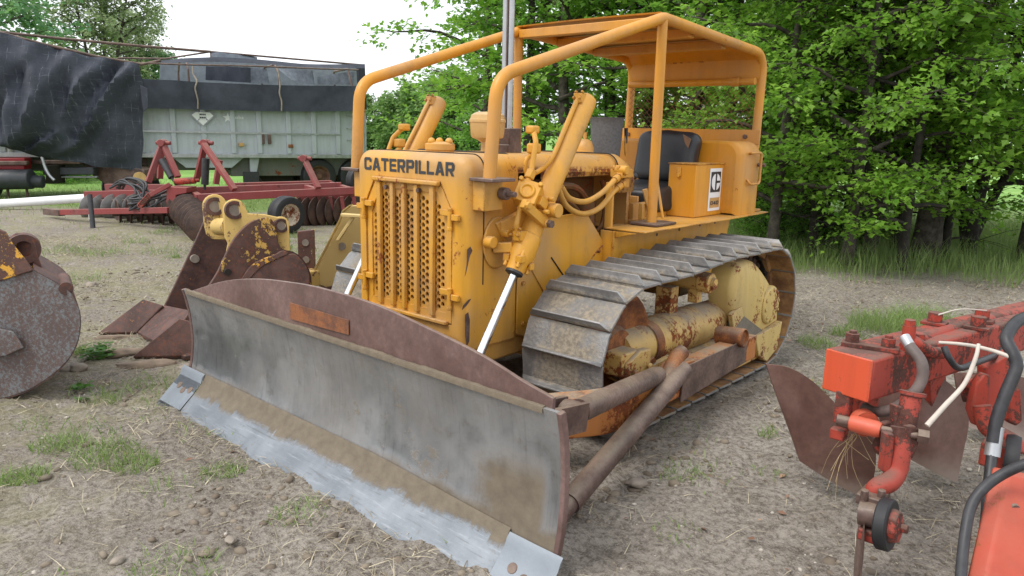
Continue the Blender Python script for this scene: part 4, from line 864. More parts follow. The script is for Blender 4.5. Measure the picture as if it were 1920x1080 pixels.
for sx in (1,-1):
    x = 1.13*sx if sx > 0 else -1.10
    mb = MB(); mb.lathe([(0,-.10),(.052,-.10),(.055,-.09),(.055,.06),(.048,.065),(.045,.05),(0,.05)], (x+.02*sx,-.14,.375), (sx,0,.08), 24); mb.build('trunnion', M['rust_orange'], cf, 40)
    mb = MB(); mb.prism([(x-.05*sx,-.66,.36),(x-.05*sx,-.82,.36),(x-.05*sx,-.90,.27),(x-.05*sx,-.66,.27)], (.02*sx,0,0)); mb.prism([(x+.03*sx,-.66,.36),(x+.03*sx,-.78,.37),(x+.03*sx,-.90,.27),(x+.03*sx,-.66,.27)], (.025*sx,0,0)); mb.tube(spline([(x-.0*sx,-.70,.40),(x+.0*sx,-.76,.38),(x+.02*sx,-.86,.32),(x+.04*sx,-.95,.26)],4), [.04]*12+[.045], 14); mb.prism([(x-.14*sx,-.74,.33),(x-.14*sx,-1.0,.24),(x-.12*sx,-1.2,.28),(x-.12*sx,-.80,.37)], (.016*sx,0,0)); mb.build('brace_socket', M['rust_orange'], cf, 40, .005)
    ax0 = Vector((x+.045*sx,-.76,.33)); end = Vector((1.33 if sx > 0 else -.95, -1.955, .062)) ; e2 = Vector((1.325 if sx > 0 else -.95, -1.885, .445))
    d = (end-ax0).normalized(); mb = MB(); mb.tube([ax0, ax0+d*.25, end-d*.06], [.044,.047,.047], 20); br = mb.build('lower_brace', M['rust'], dz, 50)
    mb = MB(); mb.cyl(end-d*.1, end+d*.03, .04); mb.lathe([(.0,-.03),(.045,-.03),(.045,.03),(0,.03)], end+d*.06, (1,0,0), 20); mb.bar(end+d*.05+Vector((.045,0,0)), (end.x+.05,-2.20,.16), .022, .09); mb.bar(end+d*.05+Vector((-.045,0,0)), (end.x-.04,-2.20,.16), .022, .09); mb.build('clevis', M['rust'], br, 40)
    a1 = Vector((x+.0*sx,-.93,.33)); d = (e2-a1).normalized(); mb = MB(); mb.tube([a1, a1+d*.06, e2-d*.04], [.04,.047,.047], 20); br = mb.build('upper_brace', M['rust'], dz, 50)
    mb = MB(); mb.lathe([(0,-.035),(.052,-.035),(.055,-.02),(.055,.02),(.052,.035),(0,.035)], e2+d*.03, (1,0,0), 20); mb.bolt(e2+d*.03+Vector((.035*sx,0,0)), (sx,0,0), .022, .012); mb.bar(e2+d*.0+Vector((.05,0,0)), (e2.x+.05,-2.20,e2.z+.04), .022, .11); mb.bar(e2+Vector((-.05,0,0)), (e2.x-.05,-2.20,e2.z+.04), .022, .11); mb.build('clevis', M['rust'], br, 40)
# ---- blade
XL, XR = -1.065, 1.528
def bz(x, z): return z - .05*smooth(.4, 1.5, x)*(1-smooth(.05, .5, z))
prof = [(-2.262,.125),(-2.248,.16),(-2.234,.22),(-2.226,.30),(-2.225,.37),(-2.232,.46),(-2.245,.54),(-2.262,.605)]
pp = spline([(0,y,z) for y, z in prof], 3)
mb = MB(); mb.slab([[(x,p.y,bz(x,p.z)) for x in np.linspace(XL, XR, 60)] for p in pp], (0,.018,.0)); bl = mb.build('blade', M['blade'], dz, 40)
mb = MB()
for sx, x in ((1, XR), (-1, XL-.022)):
    mb = MB(); mb.prism([(x,p.y-.006,bz(x,p.z)) for p in pp] + [(x,p.y+.022,bz(x,p.z)+.004) for p in reversed(pp)], (.02,0,0)); mb.build('end_plate', M['rust_plate'], bl, 30, .003)
ce = [(-2.268,.150),(-2.282,.118),(-2.338,.062),(-2.405,.000),(-2.43,-.025)]
mb = MB(); mb.slab([[(x,y,bz(x,z)) for x in np.linspace(XL+.19, XR-.19, 50)] for y, z in ce], (0,.012,.014)); mb.build('cutting_edge', M['edge'], bl, 40, .002)
bit_mat = plain('end_bit_steel', (.23,.255,.285), .5, .3, .12, 8, .15)
for sx, xa, xb in ((-1, XL-.055, XL+.187), (1, XR-.187, XR+.05)):
    mb = MB(); mb.slab([[(x,y-.008,bz(x,z)) for x in (xa, (xa+xb)/2, xb)] for y, z in [(-2.272,.140 if sx > 0 else .150)]+ce[1:]], (0,.016,.016)); eb = mb.build('end_bit', bit_mat, bl, 40, .002)
    mb = MB()
    for k in range(3): x = xa+(xb-xa)*(.3+.25*k); y, z = -2.322-.012*(k%2), .081-.012*(k%2); mb.lathe([(0,.0),(.019,.0),(.021,-.004)], (x,y-.0085,bz(x,z)), (0,-.7,.7), 14)
    mb.build('bolt', M['rust'], eb, 30)
# spill guard on top
top = [(345,541),(420,527),(480,523),(540,529),(600,540),(700,570),(800,615),(900,665),(980,715),(1037,747)]
tp_ = [PY(*p, -2.243) for p in top]; tp_[0].x = -1.02
sp_ = spline(tp_, 5); mb = MB(); mb.slab([[(p.x,-2.243,.585) for p in sp_], [(p.x,-2.245,(.585+p.z)/2) for p in sp_], [(p.x,-2.243,p.z) for p in sp_]], (0,.016,0)); sg = mb.build('spill_guard', M['rust_plate'], bl, 30, .002)
q = [PY(*p, -2.247) for p in [(545,567),(655,600),(655,628),(545,598)]]; mb = MB(); mb.prism(q, (0,-.004,0)); mb.build('worn_plate', rusty('flaking_orange_paint', lin(100,68,56), lin(158,98,58), .6, 0, .1, 14), bl, 30, .001)
# soil lying along the ledge, and the back of the blade
rows = []
for x in np.linspace(XL+.02, XR-.06, 90):
    h = .004+.008*noise.noise(Vector((x*6,0,3)))+.006*noise.noise(Vector((x*30,0,3))); rows.append([(x,-2.264,.600),(x,-2.262,.606+h*.3),(x,-2.252,.606+h),(x,-2.243,.604+h*.9)])
mb = MB(); mb.slab(rows, (0,0,-.014)); mb.build('soil_ledge', plain('dry_soil', lin(116,104,88), .95, 0, .2, 30, .5), bl, 50)
mb = MB(); mb.box((.24,-2.15,.50), (2.4,.10,.09)); mb.box((.24,-2.15,.20), (2.4,.10,.10)); mb.box((.24,-2.08,.28), (.5,.2,.3))
for x in (-.8,-.3,.8,1.3): mb.box((x,-2.15,.34), (.03,.1,.4))
mb.build('blade_stiffener', M['rust'], bl, 30, .004)
for sx in (1,-1):
    mb = MB(); mb.box((sx*.56,-1.93,.38), (.12,.10,.22)); mb.cyl((sx*.56-.09,-1.90,.40),(sx*.56+.09,-1.90,.40),.035); mb.build('rod_mount', M['cframe'], cf, 40, .005)
# ================================================================ BUCKETS
def ringpts(c, ax, r, n=24):
    ax = V3(ax).normalized(); u = ax.orthogonal().normalized(); w = ax.cross(u); return [c+(u*math.cos(2*math.pi*k/n)+w*math.sin(2*math.pi*k/n))*r for k in range(n)]
def boss(mb, c, ax, ro, ri, d): mb.lathe([(ri,-d),(ro,-d),(ro,d),(ri,d),(ri,-d)], c, ax, 26)
def catpx(pts, n=5): return [(p.x, p.y) for p in spline([(x, y, 0) for x, y in pts], n)]
# left bucket: a round-backed digging bucket seen from its side
base = XD(-3.0, 3.95, 0)
b1 = thing('digger_bucket', base, 'lichen-spotted rusty digging bucket with a round side plate, cut off by the left edge', 'bucket', None)
Wv = (FH*.86-RH*.56)*.72
rnd = catpx([(63,506),(87,519),(113,534),(135,551),(148,577),(152,603),(147,638),(133,668),(110,694),(73,721),(33,740),(-20,751),(-90,748),(-160,715),(-205,655),(-215,590)])
low = [PD(x,y,3.9) for x, y in rnd] + [PD(-170,545,3.9), PD(-80,545,3.9)]
mb = MB(); mb.prism(low, Wv.normalized()*.03); mb.build('side_plate', M['bk_lichen'], b1, 30, .006)
mb = MB(); mb.prism([PD(x,y,3.885) for x, y in [(63,507),(0,527),(-80,545),(-175,545),(-120,470),(-40,432),(0,430),(12,436),(24,457),(45,483)]], Wv.normalized()*.03); mb.build('upper_plate', M['bk_orange'], b1, 30, .005)
mb = MB(); rim = [PD(x,y,3.9) for x, y in rnd]; mb.slab([rim, [p+Wv for p in rim]], (0,0,-.004)); mb.build('shell', M['bk_rust'], b1, 40)
mb = MB(); mb.prism([PD(x,y,3.86) for x, y in [(-215,600),(-60,605),(25,622),(33,632),(45,652),(10,668),(-220,690)]], Wv.normalized()*.02); mb.build('wear_plate', M['bk_lichen'], b1, 30, .005)
mb = MB(); c = PD(45,465,4.12); mb.prism([PD(x,y,4.1) for x, y in [(15,447),(30,437),(52,440),(66,455),(70,477),(80,503),(108,527),(80,522),(60,510),(30,500),(15,470)]], Wv.normalized()*.035); mb.build('ear', M['bk_orange'], b1, 30, .005)
mb = MB(); boss(mb, c, Wv, .082, .045, .05); mb.build('pin_boss', M['bk_rust'], b1, 40)
mb = MB(); mb.prism([p+Wv.normalized()*.69 for p in low], Wv.normalized()*.03); mb.build('side_plate', M['bk_rust'], b1, 30, .006)
mb = MB(); q = PD(122,534,4.0); mb.cyl(q-Wv.normalized()*.12, q+Wv.normalized()*.2, .035); mb.build('lip_bar', M['bk_rust'], b1, 40)
# middle bucket with two wide teeth, lying on its back
b2 = thing('digger_bucket', XD(-2.0, 5.0, 0), 'rusty cream digging bucket with eyed ears and two wide flat teeth, behind the blade', 'bucket', None)
near = catpx([(345,600),(401,522),(419,486),(435,454),(450,434),(471,416),(497,408),(510,412),(518,428),(523,457),(532,468),(550,472),(568,486),(581,509),(584,535),(576,575),(545,612),(490,640),(430,650),(375,645)], 4)
wd = (PD(309,572,5.35)-PD(350,600,4.72)); wn = wd.normalized()
np_ = [PD(x,y,4.72+(x-345)*.0013) for x, y in near]
mb = MB(); mb.prism(np_, wn*.03); mb.build('side_plate', M['bk_half'], b2, 30, .005)
fpx = [(382,416),(365,455),(345,497),(325,540),(309,572),(305,590),(330,615),(375,625),(430,615),(470,590),(490,540),(480,470),(450,430),(410,410)]
mb = MB(); mb.prism([PD(x,y,5.3+(x-309)*.0013) for x, y in fpx], wn*.03); mb.build('side_plate', M['bk_rust'], b2, 30, .005)
mb = MB(); k = np_[len(np_)//2-2:]; mb.slab([k, [p+wd for p in k]], (0,0,-.01)); mb.build('shell', M['bk_rust'], b2, 40)
mb = MB(); mb.prism([PD(258,622,5.15), PD(309,572,5.3), PD(402,590,4.95), PD(365,665,4.65), PD(345,668,4.62)], (0,0,-.03)); mb.build('lip', M['bk_rust'], b2, 30, .006)
mb = MB(); c = PD(365,485,5.36); mb.lathe([(0,-.02),(.030,-.02),(.030,.02),(0,.02)], c, wn, 16); mb.build('hole', M['stone'], b2, 40)
mb = MB(); c = PD(427,510,4.81); mb.lathe([(0,-.012),(.022,-.012),(.022,.02),(0,.02)], c, wn, 16); mb.build('hole', M['dark'], b2, 40)
mb = MB(); q = catpx([(452,525),(470,500),(492,486),(515,478),(530,470),(540,476),(520,485),(497,496),(478,512),(465,528)], 4); mb.prism([PD(x,y,4.84) for x, y in q], wn*.02); mb.build('seam_patch', M['bk_orange'], b2, 30, .003)
for tip, top, rt, low_, Dt, Dr in [((247,671),(337,596),(366,604),(368,668),4.63,4.72), ((183,629),(268,560),(306,572),(256,624),5.17,5.32)]:
    A, B, Cc, E_ = PD(*tip,Dt), PD(*top,Dr), PD(*rt,Dr-.06), PD(*low_,Dt+.02); A.z = max(A.z,.012)
    mb = MB(); n = (B-A).cross(Cc-A).normalized(); n = n if n.z < 0 else -n
    mb.prism([A,B,Cc,E_], n*.05+Vector((0,0,-.012))); mb.build('tooth', M['bk_rust'], b2, 30, .008)
def earplate(pxs, D, th, mat):
    mb = MB(); mb.prism([PD(x,y,D) for x, y in pxs], wn*th*.6); return mb.build('ear', mat, b2, 30, .006)
def arc(cx, cy, r, a0, a1, n=8): return [(cx+r*math.cos(rad(a0+(a1-a0)*k/n)), cy-r*math.sin(rad(a0+(a1-a0)*k/n))) for k in range(n+1)]
mb = MB(); mb.prism([PD(x,y,4.845) for x, y in catpx([(440,540),(462,524),(480,509),(497,496),(516,488),(534,480),(552,476),(566,488),(578,508),(580,530),(570,560),(520,590),(450,590)], 4)], wn*.015); mb.build('round_back_plate', M['bk_rust'], b2, 30, .003)
earplate(arc(403,387,23,175,20)+[(430,395),(432,450),(400,449),(388,440),(384,424)], 5.24, .05, M['bk_ear'])
earplate(arc(440,394,21,175,30)+[(465,400),(498,402)]+arc(527,422,16,110,0)+[(543,440),(545,468),(540,480),(425,475),(428,456),(422,444)], 4.98, .05, M['bk_ear'])
for (x, y, D, ro, ri) in [(403,387,5.23,.066,.047),(440,394,4.97,.063,.045),(527,423,4.97,.048,.035)]:
    mb = MB(); boss(mb, PD(x,y,D)+wn*.01, wn, ro*.97, ri*.86, .022); mb.build('pin_boss', M['bk_rust'], b2, 40); mb = MB(); mb.lathe([(0,-.006),(ri*.9,-.006),(ri*.9,.0),(0,.0)], PD(x,y,D), wn, 20); mb.build('bore', M['stone'], b2, 40)
mb = MB(); a = PD(410,425,5.22); mb.cyl(a, PD(432,425,5.03), .06); mb.build('cross_tube', M['bk_ear'], b2, 40)
# upright bracket standing behind it
br_ = thing('steel_bracket', XD(-1.62, 5.75, 0), 'upright rusty cream flat bracket with two round holes beside the middle bucket', 'bracket')
mb = MB(); q0, q1 = PD(557,434,5.6), PD(587,431,5.6); b0, b1_ = Vector((q0.x,q0.y,-.02)), Vector((q1.x,q1.y,-.02)); mb.prism([q0,q1,b1_,b0], FH*.05); mb.build('plate', M['bk_half'], br_, 30, .005)
for (x,y) in [(573,455),(574,487)]:
    mb = MB(); mb.lathe([(0,-.006),(.026,-.006),(.026,.01),(0,.01)], PD(x,y,5.6), FH, 18); mb.build('hole', M['stone'], br_, 40)
mb = MB(); mb.box(PD(580,520,5.55), (.14,.1,.12)); mb.build('lug', M['bk_ear'], br_, 30, .01)
# cream bucket standing beyond the nose
b3 = thing('loader_bucket', XD(-1.25, 6.0, 0), 'plain cream bucket standing open side out beyond the bulldozer nose', 'bucket')
out3 = [(684,384),(660,386),(646,397),(640,414),(617,460),(594,505),(596,530),(620,545),(652,552),(700,556),(760,556),(760,400)]
D3 = lambda x: 5.55+(x-594)*.004
P3 = [PD(x,y,D3(x)) for x, y in out3]; mb = MB(); mb.prism(P3, FH*.03-RH*.02); mb.build('side_sheet', M['bk_cream'], b3, 30, .004)
e3 = [PD(x,y,D3(x)) for x, y in out3[1:8]]; mb = MB(); mb.slab([[p+FH*.04 for p in e3], [p-FH*.035-RH*.012 for p in e3]], (0,0,.012)); mb.build('rim', M['bk_cream'], b3, 30, .004)
mb = MB(); mb.prism([PD(x,y,5.66) for x, y in [(642,399),(688,402),(688,407),(644,405)]], -FH*.07); mb.prism([PD(x,y,5.66) for x, y in [(662,404),(668,405),(638,450),(632,449)]], -FH*.05); mb.build('gusset', M['bk_cream'], b3, 30, .004)
mb = MB(); mb.lathe([(0,-.008),(.03,-.008),(.03,.01),(0,.01)], PD(641,462,5.72), FH, 18); mb.build('hole', M['stone'], b3, 40)
mb = MB(); q = [PD(x,y,D3(x)-.01) for x, y in [(596,531),(612,538),(650,528),(700,520),(745,520),(745,556),(652,551),(620,545)]]; mb.prism(q, -FH*.02); mb.build('soil_film', M['bk_rust'], b3, 30, .003)
lowz = min(p.z for p in P3)
mb = MB(); a, b = Vector((*P3[7].xy, lowz)), Vector((*P3[10].xy, lowz)); mb.prism([a,b,b+FH*.5,a+FH*.5], (0,0,-max(.05,lowz+.02))); mb.build('floor_plate', M['bk_cream'], b3, 30, .004)
# stones, driftwood and a pole on the ground
def rock(name, p, size, rz, mat, label, cat, group=None, sd=0):
    bm = bmesh.new(); bmesh.ops.create_icosphere(bm, subdivisions=3, radius=1); mb = MB(); R = Matrix.Rotation(rz,3,'Z'); p = V3(p)
    vs = [p + R @ Vector((v.co.x*size[0], v.co.y*size[1], v.co.z*size[2]))*(1+.28*noise.noise(v.co*1.5+Vector((sd,0,0)))+.1*noise.noise(v.co*4+Vector((sd,3,0)))) for v in bm.verts]
    mb.add(vs, [[v.index for v in f.verts] for f in bm.faces]); bm.free(); o = mb.build(name, mat, None, 50, loc=p); return tag(o, label, cat, group)
rock('driftwood', PZ(228,662,.0), (.13,.045,.03), YAW*-1+.5, M['wood'], 'weathered grey wood chunk in front of the middle bucket lip', 'wood', None, 1)
rock('driftwood', PZ(215,633,.0), (.15,.03,.022), .95, M['wood'], 'thin split plank end lying under the far bucket tooth', 'wood', None, 2)
rock('driftwood', PZ(275,684,.0), (.20,.05,.03), 1.0, M['wood'], 'low dark log pressed in the soil under the near bucket tooth', 'wood', None, 3)
for i, (px, py, s_, lb) in enumerate([(145,690,.05,'small reddish stone beside the round left bucket'),(122,692,.035,'pale pebble-sized stone touching the left bucket rim'),(350,690,.05,'grey stone just left of the blade end'),(172,534,.05,'flat stone in the grass behind the left bucket'),(1195,905,.035,'pale stone beside the long blade brace'),(222,1050,.02,'pale round stone at the lower left corner'),(433,1012,.02,'pale stone in the soil below the blade')]):
    rock('stone', PZ(px,py,.0), (s_*1.3,s_,s_*.6), i, M['stone'], lb, 'stone', 'loose stones on the yard', i*5)
pl = MB().tube([PD(-60,386,13.2)+Vector((0,0,.0)), PD(168,371,13.2)], .075, 16).build('white_pole', M['white'], None, 50, loc=PD(50,380,13.2)); tag(pl, 'long white pole lying across the grass left of the disc harrow', 'pole')
# weeds
def weed(px, py, n, r, hgt, label):
    q = PZ(px, py); mb = MB(); mb2 = []
    for k in range(n):
        a = random.uniform(0,6.28); d = r*math.sqrt(random.random()); p = Vector((q.x+math.cos(a)*d, q.y+math.sin(a)*d, gh(q.x,q.y)+random.uniform(.01,hgt))); a2 = random.uniform(0,6.28); u = Vector((math.cos(a2), math.sin(a2), random.uniform(-.3,.3)))*random.uniform(.015,.03); w = Vector((-u.y,u.x,random.uniform(-.01,.01)))*.6
        mb.add([p-u,p-w,p+u,p+w],[(0,1,2,3)])
    o = mb.build('weed', M['leaf_mid'], None, 0, loc=(q.x,q.y,0)); tag(o, label, 'weed', 'broad leaved weeds')
weed(185,668,150,.10,.09,'clump of leafy green weed between the left bucket and the near tooth'); weed(155,728,22,.05,.05,'tiny weed with a few round leaves below the left bucket'); weed(152,745,8,.03,.03,'single low seedling in the soil below the left bucket')
# ================================================================ DISC HARROW
dh = thing('disc_harrow', XD(-4.6, 11, 0), 'old faded red disc harrow with rusty discs and black hoses in front of the trailer', 'disc harrow')
RO, RD = M['red_old'], M['rust']
def pbar(name, a, b, w, h, mat=None, par=None, bev=.006): mb = MB(); mb.bar(PD(*a), PD(*b), w, h); return mb.build(name, mat or RO, par or dh, 30, bev)
pbar('tongue', (108,398,11.7), (318,394,10.7), .09, .085)
tg = pbar('hitch', (86,396,11.9), (116,399,11.65), .10, .10, RD)
jk = MB().cyl(PD(168,365,10.9), PD(175,434,10.75), .035).build('jack', M['hose'], dh, 40); mb = MB(); mb.cyl(PD(171.5,402,10.85)-FH*.005, PD(172.5,411,10.84)-FH*.005, .037); mb.build('label_band', M['white'], jk, 40)
for a, b in [((160,365,12.2),(308,362,12.0)), ((200,351,12.6),(320,352,12.2)), ((372,371,10.7),(664,357,11.7)), ((352,358,11.6),(640,348,12.4)), ((440,349,12.6),(622,344,13.2))]: pbar('frame_rail', a, b, .09, .11)
pbar('frame_rail', (352,358,11.6), (374,372,10.7), .09, .11); pbar('frame_rail', (660,358,11.7), (620,346,13.2), .08, .10); pbar('frame_rail', (570,350,12.3), (600,360,11.5), .08, .09)
mb = MB(); mb.prism([PD(x,y,10.8) for x, y in [(312,350),(350,352),(350,362),(330,366),(326,396),(312,398)]], FH*.35); mb.build('gang_hanger', RO, dh, 30, .008)
for nm, pts in [('mast', [((305,268,11.6),(278,342,11.4)),((305,268,11.6),(334,332,11.4)),((303,272,12.0),(300,335,12.0))]), ('mast', [((385,268,11.4),(368,340,11.6)),((382,270,11.3),(440,356,10.9)),((412,300,12.2),(405,345,12.2))]), ('post', [((570,297,11.7),(597,353,11.4))])]:
    for a, b in pts[1:]: MB().bar(PD(*a), PD(*b), .06, .085, (0,1,0)).build(nm+'_leg', RO, dh, 30, .006)
    mb = MB(); mb.bar(PD(*pts[0][0]), PD(*pts[0][1]), .06, .085, (0,1,0))
    q = PD(*pts[0][0]); mb.cyl(q-RH*.10, q+RH*.12, .03); mb.cyl(q-FH*.08, q+FH*.08, .055); mb.build(nm, RO, dh, 30, .006)
for a, b, m_, r in [((386,297,11.3),(384,346,11.3),'hose',.055), ((303,300,11.5),(322,333,11.4),'hose',.05), ((328,341,11.0),(366,338,11.0),'redpaint',.05)]:
    mb = MB(); mb.cyl(PD(*a), PD(*b), r); d = PD(*b)-PD(*a); mb.cyl(PD(*b), PD(*b)+d*.2, .02); mb.build('hydraulic_cylinder', M[m_], dh, 40)
random.seed(5)
def disc(c, ax, r, mat, par=dh):
    mb = MB(); mb.lathe([(0,.05),(r*.5,.035),(r,-.01),(r*1.0,-.018),(r*.5,.025),(0,.04)], c, ax, 26); mb.cyl(c-V3(ax)*.09, c+V3(ax)*.09, .035); return mb.build('disc', mat, par, 40)
g_disc = plain('polished_disc', (.25,.24,.23), .4, .7, .3, 6); b_disc = rusty('disc_rust', lin(64,46,40), lin(98,74,62), .55)
a1_ = (RH*.85-FH*.5).normalized()
for k in range(8): disc(PD(176+20*k, 391, 12.2-.06*k), a1_, .235, g_disc)
for k in range(7): disc(PD(222+20*k, 401, 11.6-.04*k), (RH*.8+FH*.55).normalized(), .22, b_disc)
for k in range(8): disc(PD(346+5.5*k, 390+5.2*k, 10.9-.15*k), (RH*.55-FH*.8).normalized(), .24, b_disc)
for k in range(8): disc(PD(566+15.5*k, 398-.6*k, 11.6+.05*k), (RH*.9-FH*.4).normalized(), .235, b_disc)
pbar('gang_beam', (556,372,11.6), (680,367,12.0), .07, .08); pbar('gang_beam', (165,378,12.2), (330,378,11.7), .07, .07, RD)
for k in range(5):
    pbar('standard', (575+22*k,368,11.7), (578+22*k,394,11.7), .03, .06, RO)
for k in range(6): pbar('standard', (185+24*k,372,12.1), (186+24*k,388,12.1), .03, .05, RO)
def wheel(name, c, ax, R, w, rim, par, tyre=M['black_rubber']):
    ax = V3(ax).normalized(); mb = MB(); mb.lathe([(R*.56,-w/2),(R*.82,-w*.56),(R*.95,-w*.48),(R,-w*.3),(R,-w*.12),(R*.985,-w*.1),(R*.985,-w*.06),(R,-w*.04),(R,w*.04),(R*.985,w*.06),(R*.985,w*.1),(R,w*.12),(R,w*.3),(R*.95,w*.48),(R*.82,w*.56),(R*.56,w/2)], c, ax, 40); wl = mb.build(name, tyre, par, 40)
    mb = MB(); mb.lathe([(R*.56,w*.5),(R*.60,w*.52),(R*.58,w*.42),(R*.50,w*.30),(R*.44,w*.12),(R*.2,w*.10),(R*.16,w*.3),(0,w*.32)], c, ax, 32); mb.lathe([(R*.57,-w*.5),(R*.5,-w*.2),(0,-w*.1)], c, ax, 32)
    for k in range(5):
        u = ax.orthogonal().normalized(); v = ax.cross(u); a = 2*math.pi*k/5; mb.bolt(c+ax*w*.11+(u*math.cos(a)+v*math.sin(a))*R*.3, ax, R*.04, w*.1)
    mb.build('rim', rim, wl, 40); return wl
rimc = painted('cream_rim', lin(200,186,164), .5, .2, .55, 8, .2)
wheel('wheel', PD(537,402,10.75), (RH*.72-FH*.55), .265, .20, rimc, dh)
wheel('wheel', PD(676,338,12.6), (RH*.6-FH*.7), .24, .18, M['white'], dh)
pbar('axle_arm', (520,375,11.2), (545,402,10.9), .06, .09, RO); pbar('axle_arm', (652,345,12.6), (672,340,12.8), .05, .07, RO)
for k in range(9):
    x0 = 200+random.uniform(0,30); pts = [(x0,350+random.uniform(-5,5),11.3), (x0+random.uniform(5,25),332+random.uniform(0,12),11.2), (x0+random.uniform(40,60),345+random.uniform(0,25),11.0), (x0+random.uniform(20,80),372+random.uniform(0,25),10.9), (300+random.uniform(-10,30),360+random.uniform(-10,10),10.9)]
    mb = MB(); mb.tube(spline([PD(*p) for p in pts], 7), .017, 8); mb.build('hydraulic_hose', M['hose'], dh, 60)
mb = MB(); q = [PD(262+(k/60)*22+5*math.cos(k*.9), 386-(k/60)*24+3.5*math.sin(k*.9), 10.8) for k in range(60)]; mb.tube(q, .014, 6); mb.build('spring', M['redpaint'], dh, 60)
pbar('strut', (282,366,10.8), (318,346,10.8), .05, .06)
# ================================================================ PLOUGH
pg = thing('plough', XD(1.6, 2.9, 0), 'red mounted plough with curved brown mouldboards, loose hoses and rusty bolts at the right edge', 'plough')
RP = M['redpaint']
def pd3(*p): return PD(*p)
# main beam (square tube)
e0, e1 = PD(1588,703,2.50), PD(1990,588,3.60); ba = (e1-e0).normalized(); bs = ba.cross(Vector((0,0,1))).normalized(); bu = bs.cross(ba)
mb = MB(); mb.bar(e0, e1, .175, .155); beam = mb.build('beam', RP, pg, 30, .012)
mb = MB(); mb.bar(e0-ba*.004, e0+ba*.004, .172, .150); mb.build('end_cap', painted('bright_orange_paint', lin(206,80,44), .22, .1, .5, 8, .05), beam, 30, .006)
tt = lambda s, o, h=.08: e0+ba*s+bs*o+bu*h
mb = MB(); mb.bar(tt(.09,-.085,.085), tt(.17,.085,.085), .06, .018); mb.build('clamp_plate', RP, beam, 30, .004)
for s_, o in ((.105,-.055),(.155,.05)):
    mb = MB(); mb.bolt(tt(s_,o,.09), bu, .026, .035); mb.bolt(tt(s_,o,.12), bu, .015, .015); mb.build('bolt', RP, beam, 30, .002)
for (s_, o) in ((.30,.075),(.72,-.06),(.80,.07),(.95,.02)):
    mb = MB(); mb.bolt(tt(s_,o,.08), bu, .03, .05); mb.box(tt(s_,o,.085), (.09,.07,.012)); mb.build('bolt', RP, beam, 30, .002)
mb = MB(); mb.tube([PD(1705,640,2.66), PD(1740,632,2.80), PD(1860,598,3.15), PD(1990,570,3.5)], .026, 14); mb.build('tie_rod', RP, beam, 50)
mb = MB(); mb.tube(spline([PD(1700,632,2.58), PD(1720,645,2.57), PD(1745,660,2.60), PD(1765,662,2.66)], 5), .022, 12); mb.cyl(PD(1703,638,2.57)-Vector((0,0,.05)), PD(1705,615,2.57)+Vector((0,0,.01)), .022); mb.bolt(PD(1705,615,2.57), (0,0,1), .02, .03); mb.build('pipe_elbow', RP, beam, 40)
mb = MB(); mb.cyl(PD(1696,632,2.52), PD(1708,652,2.48), .018); mb.build('hose_fitting', M['galv'], beam, 40)
mb = MB(); mb.tube(spline([PD(1705,648,2.48), PD(1728,680,2.43), PD(1727,715,2.42), PD(1705,745,2.42), PD(1672,768,2.44), PD(1640,772,2.52), PD(1622,764,2.58)], 7), .019, 12); mb.build('hose', plain('dusty_hose', (.13,.10,.09), .65, 0, .3, 20), pg, 60)
mb = MB(); mb.tube(spline([PD(1770,650,2.6), PD(1780,672,2.58), PD(1798,690,2.6), PD(1830,680,2.66), PD(1870,664,2.8), PD(1885,650,2.9)], 6), .012, 8); mb.build('hose', M['hose'], pg, 60)
mb = MB(); mb.tube(spline([PD(1935,590,2.6), PD(1905,605,2.55), PD(1887,635,2.5), PD(1900,665,2.46), PD(1905,690,2.44), PD(1885,740,2.42), PD(1868,790,2.40), PD(1862,830,2.38)], 7), .021, 12); h_ = mb.build('hose', M['hose'], pg, 60)
mb = MB(); mb.cyl(PD(1868,800,2.40), PD(1860,855,2.37), .024); mb.build('ferrule', M['galv'], h_, 40)
mb = MB(); mb.tube(spline([PD(1860,850,2.37), PD(1852,920,2.30), PD(1848,980,2.26), PD(1835,1060,2.2)], 6), .017, 10); mb.build('hose', M['hose'], pg, 60)
# mouldboards: twisted sheets with real curl
def mould(rows_px, mat, name='mouldboard'):
    rows = [[PD(x,y,D) for x, y, D in r] for r in rows_px]; g = [spline(r, 5) for r in rows]; g2 = [spline([g[i][j] for i in range(len(g))], 5) for j in range(len(g[0]))]
    mb = MB(); mb.slab(g2, FH*.012); return mb.build(name, mat, pg, 50)
def mb_mat():
    s = NT('mouldboard_steel'); o = s.obj(); n1 = s.noise(o, 4, 7, .6); n2 = s.noise(o, 40, 6, .7); z = s.xyz(o)[2]
    c = s.mix(s.step(n1, .3, .7), lin(96,68,60), lin(126,96,86)); c = s.mix(s.lerp(n2, .4, .7, 0, .4), c, lin(74,52,46))
    du = s.step(s.math('ADD', z, s.math('MULTIPLY', n1, -.25)), .06, -.10); c = s.mix(s.math('MULTIPLY', du, .75), c, lin(150,136,124))
    s.bsdf(c, s.lerp(n1, .3, .7, .34, .52), .25, s.bump(n2, .12, .003)); return s.mat
MM = mb_mat()
mould([[(1437,683,3.08),(1480,690,3.02),(1525,716,2.95),(1578,766,2.86),(1625,790,2.80)],[(1452,730,3.05),(1495,742,3.0),(1540,765,2.92),(1590,800,2.84),(1640,826,2.78)],[(1482,812,3.0),(1515,822,2.94),(1555,838,2.88),(1600,856,2.84),(1642,872,2.80)],[(1500,865,2.96),(1530,885,2.92),(1562,905,2.9),(1595,922,2.87),(1630,938,2.86)]], MM)
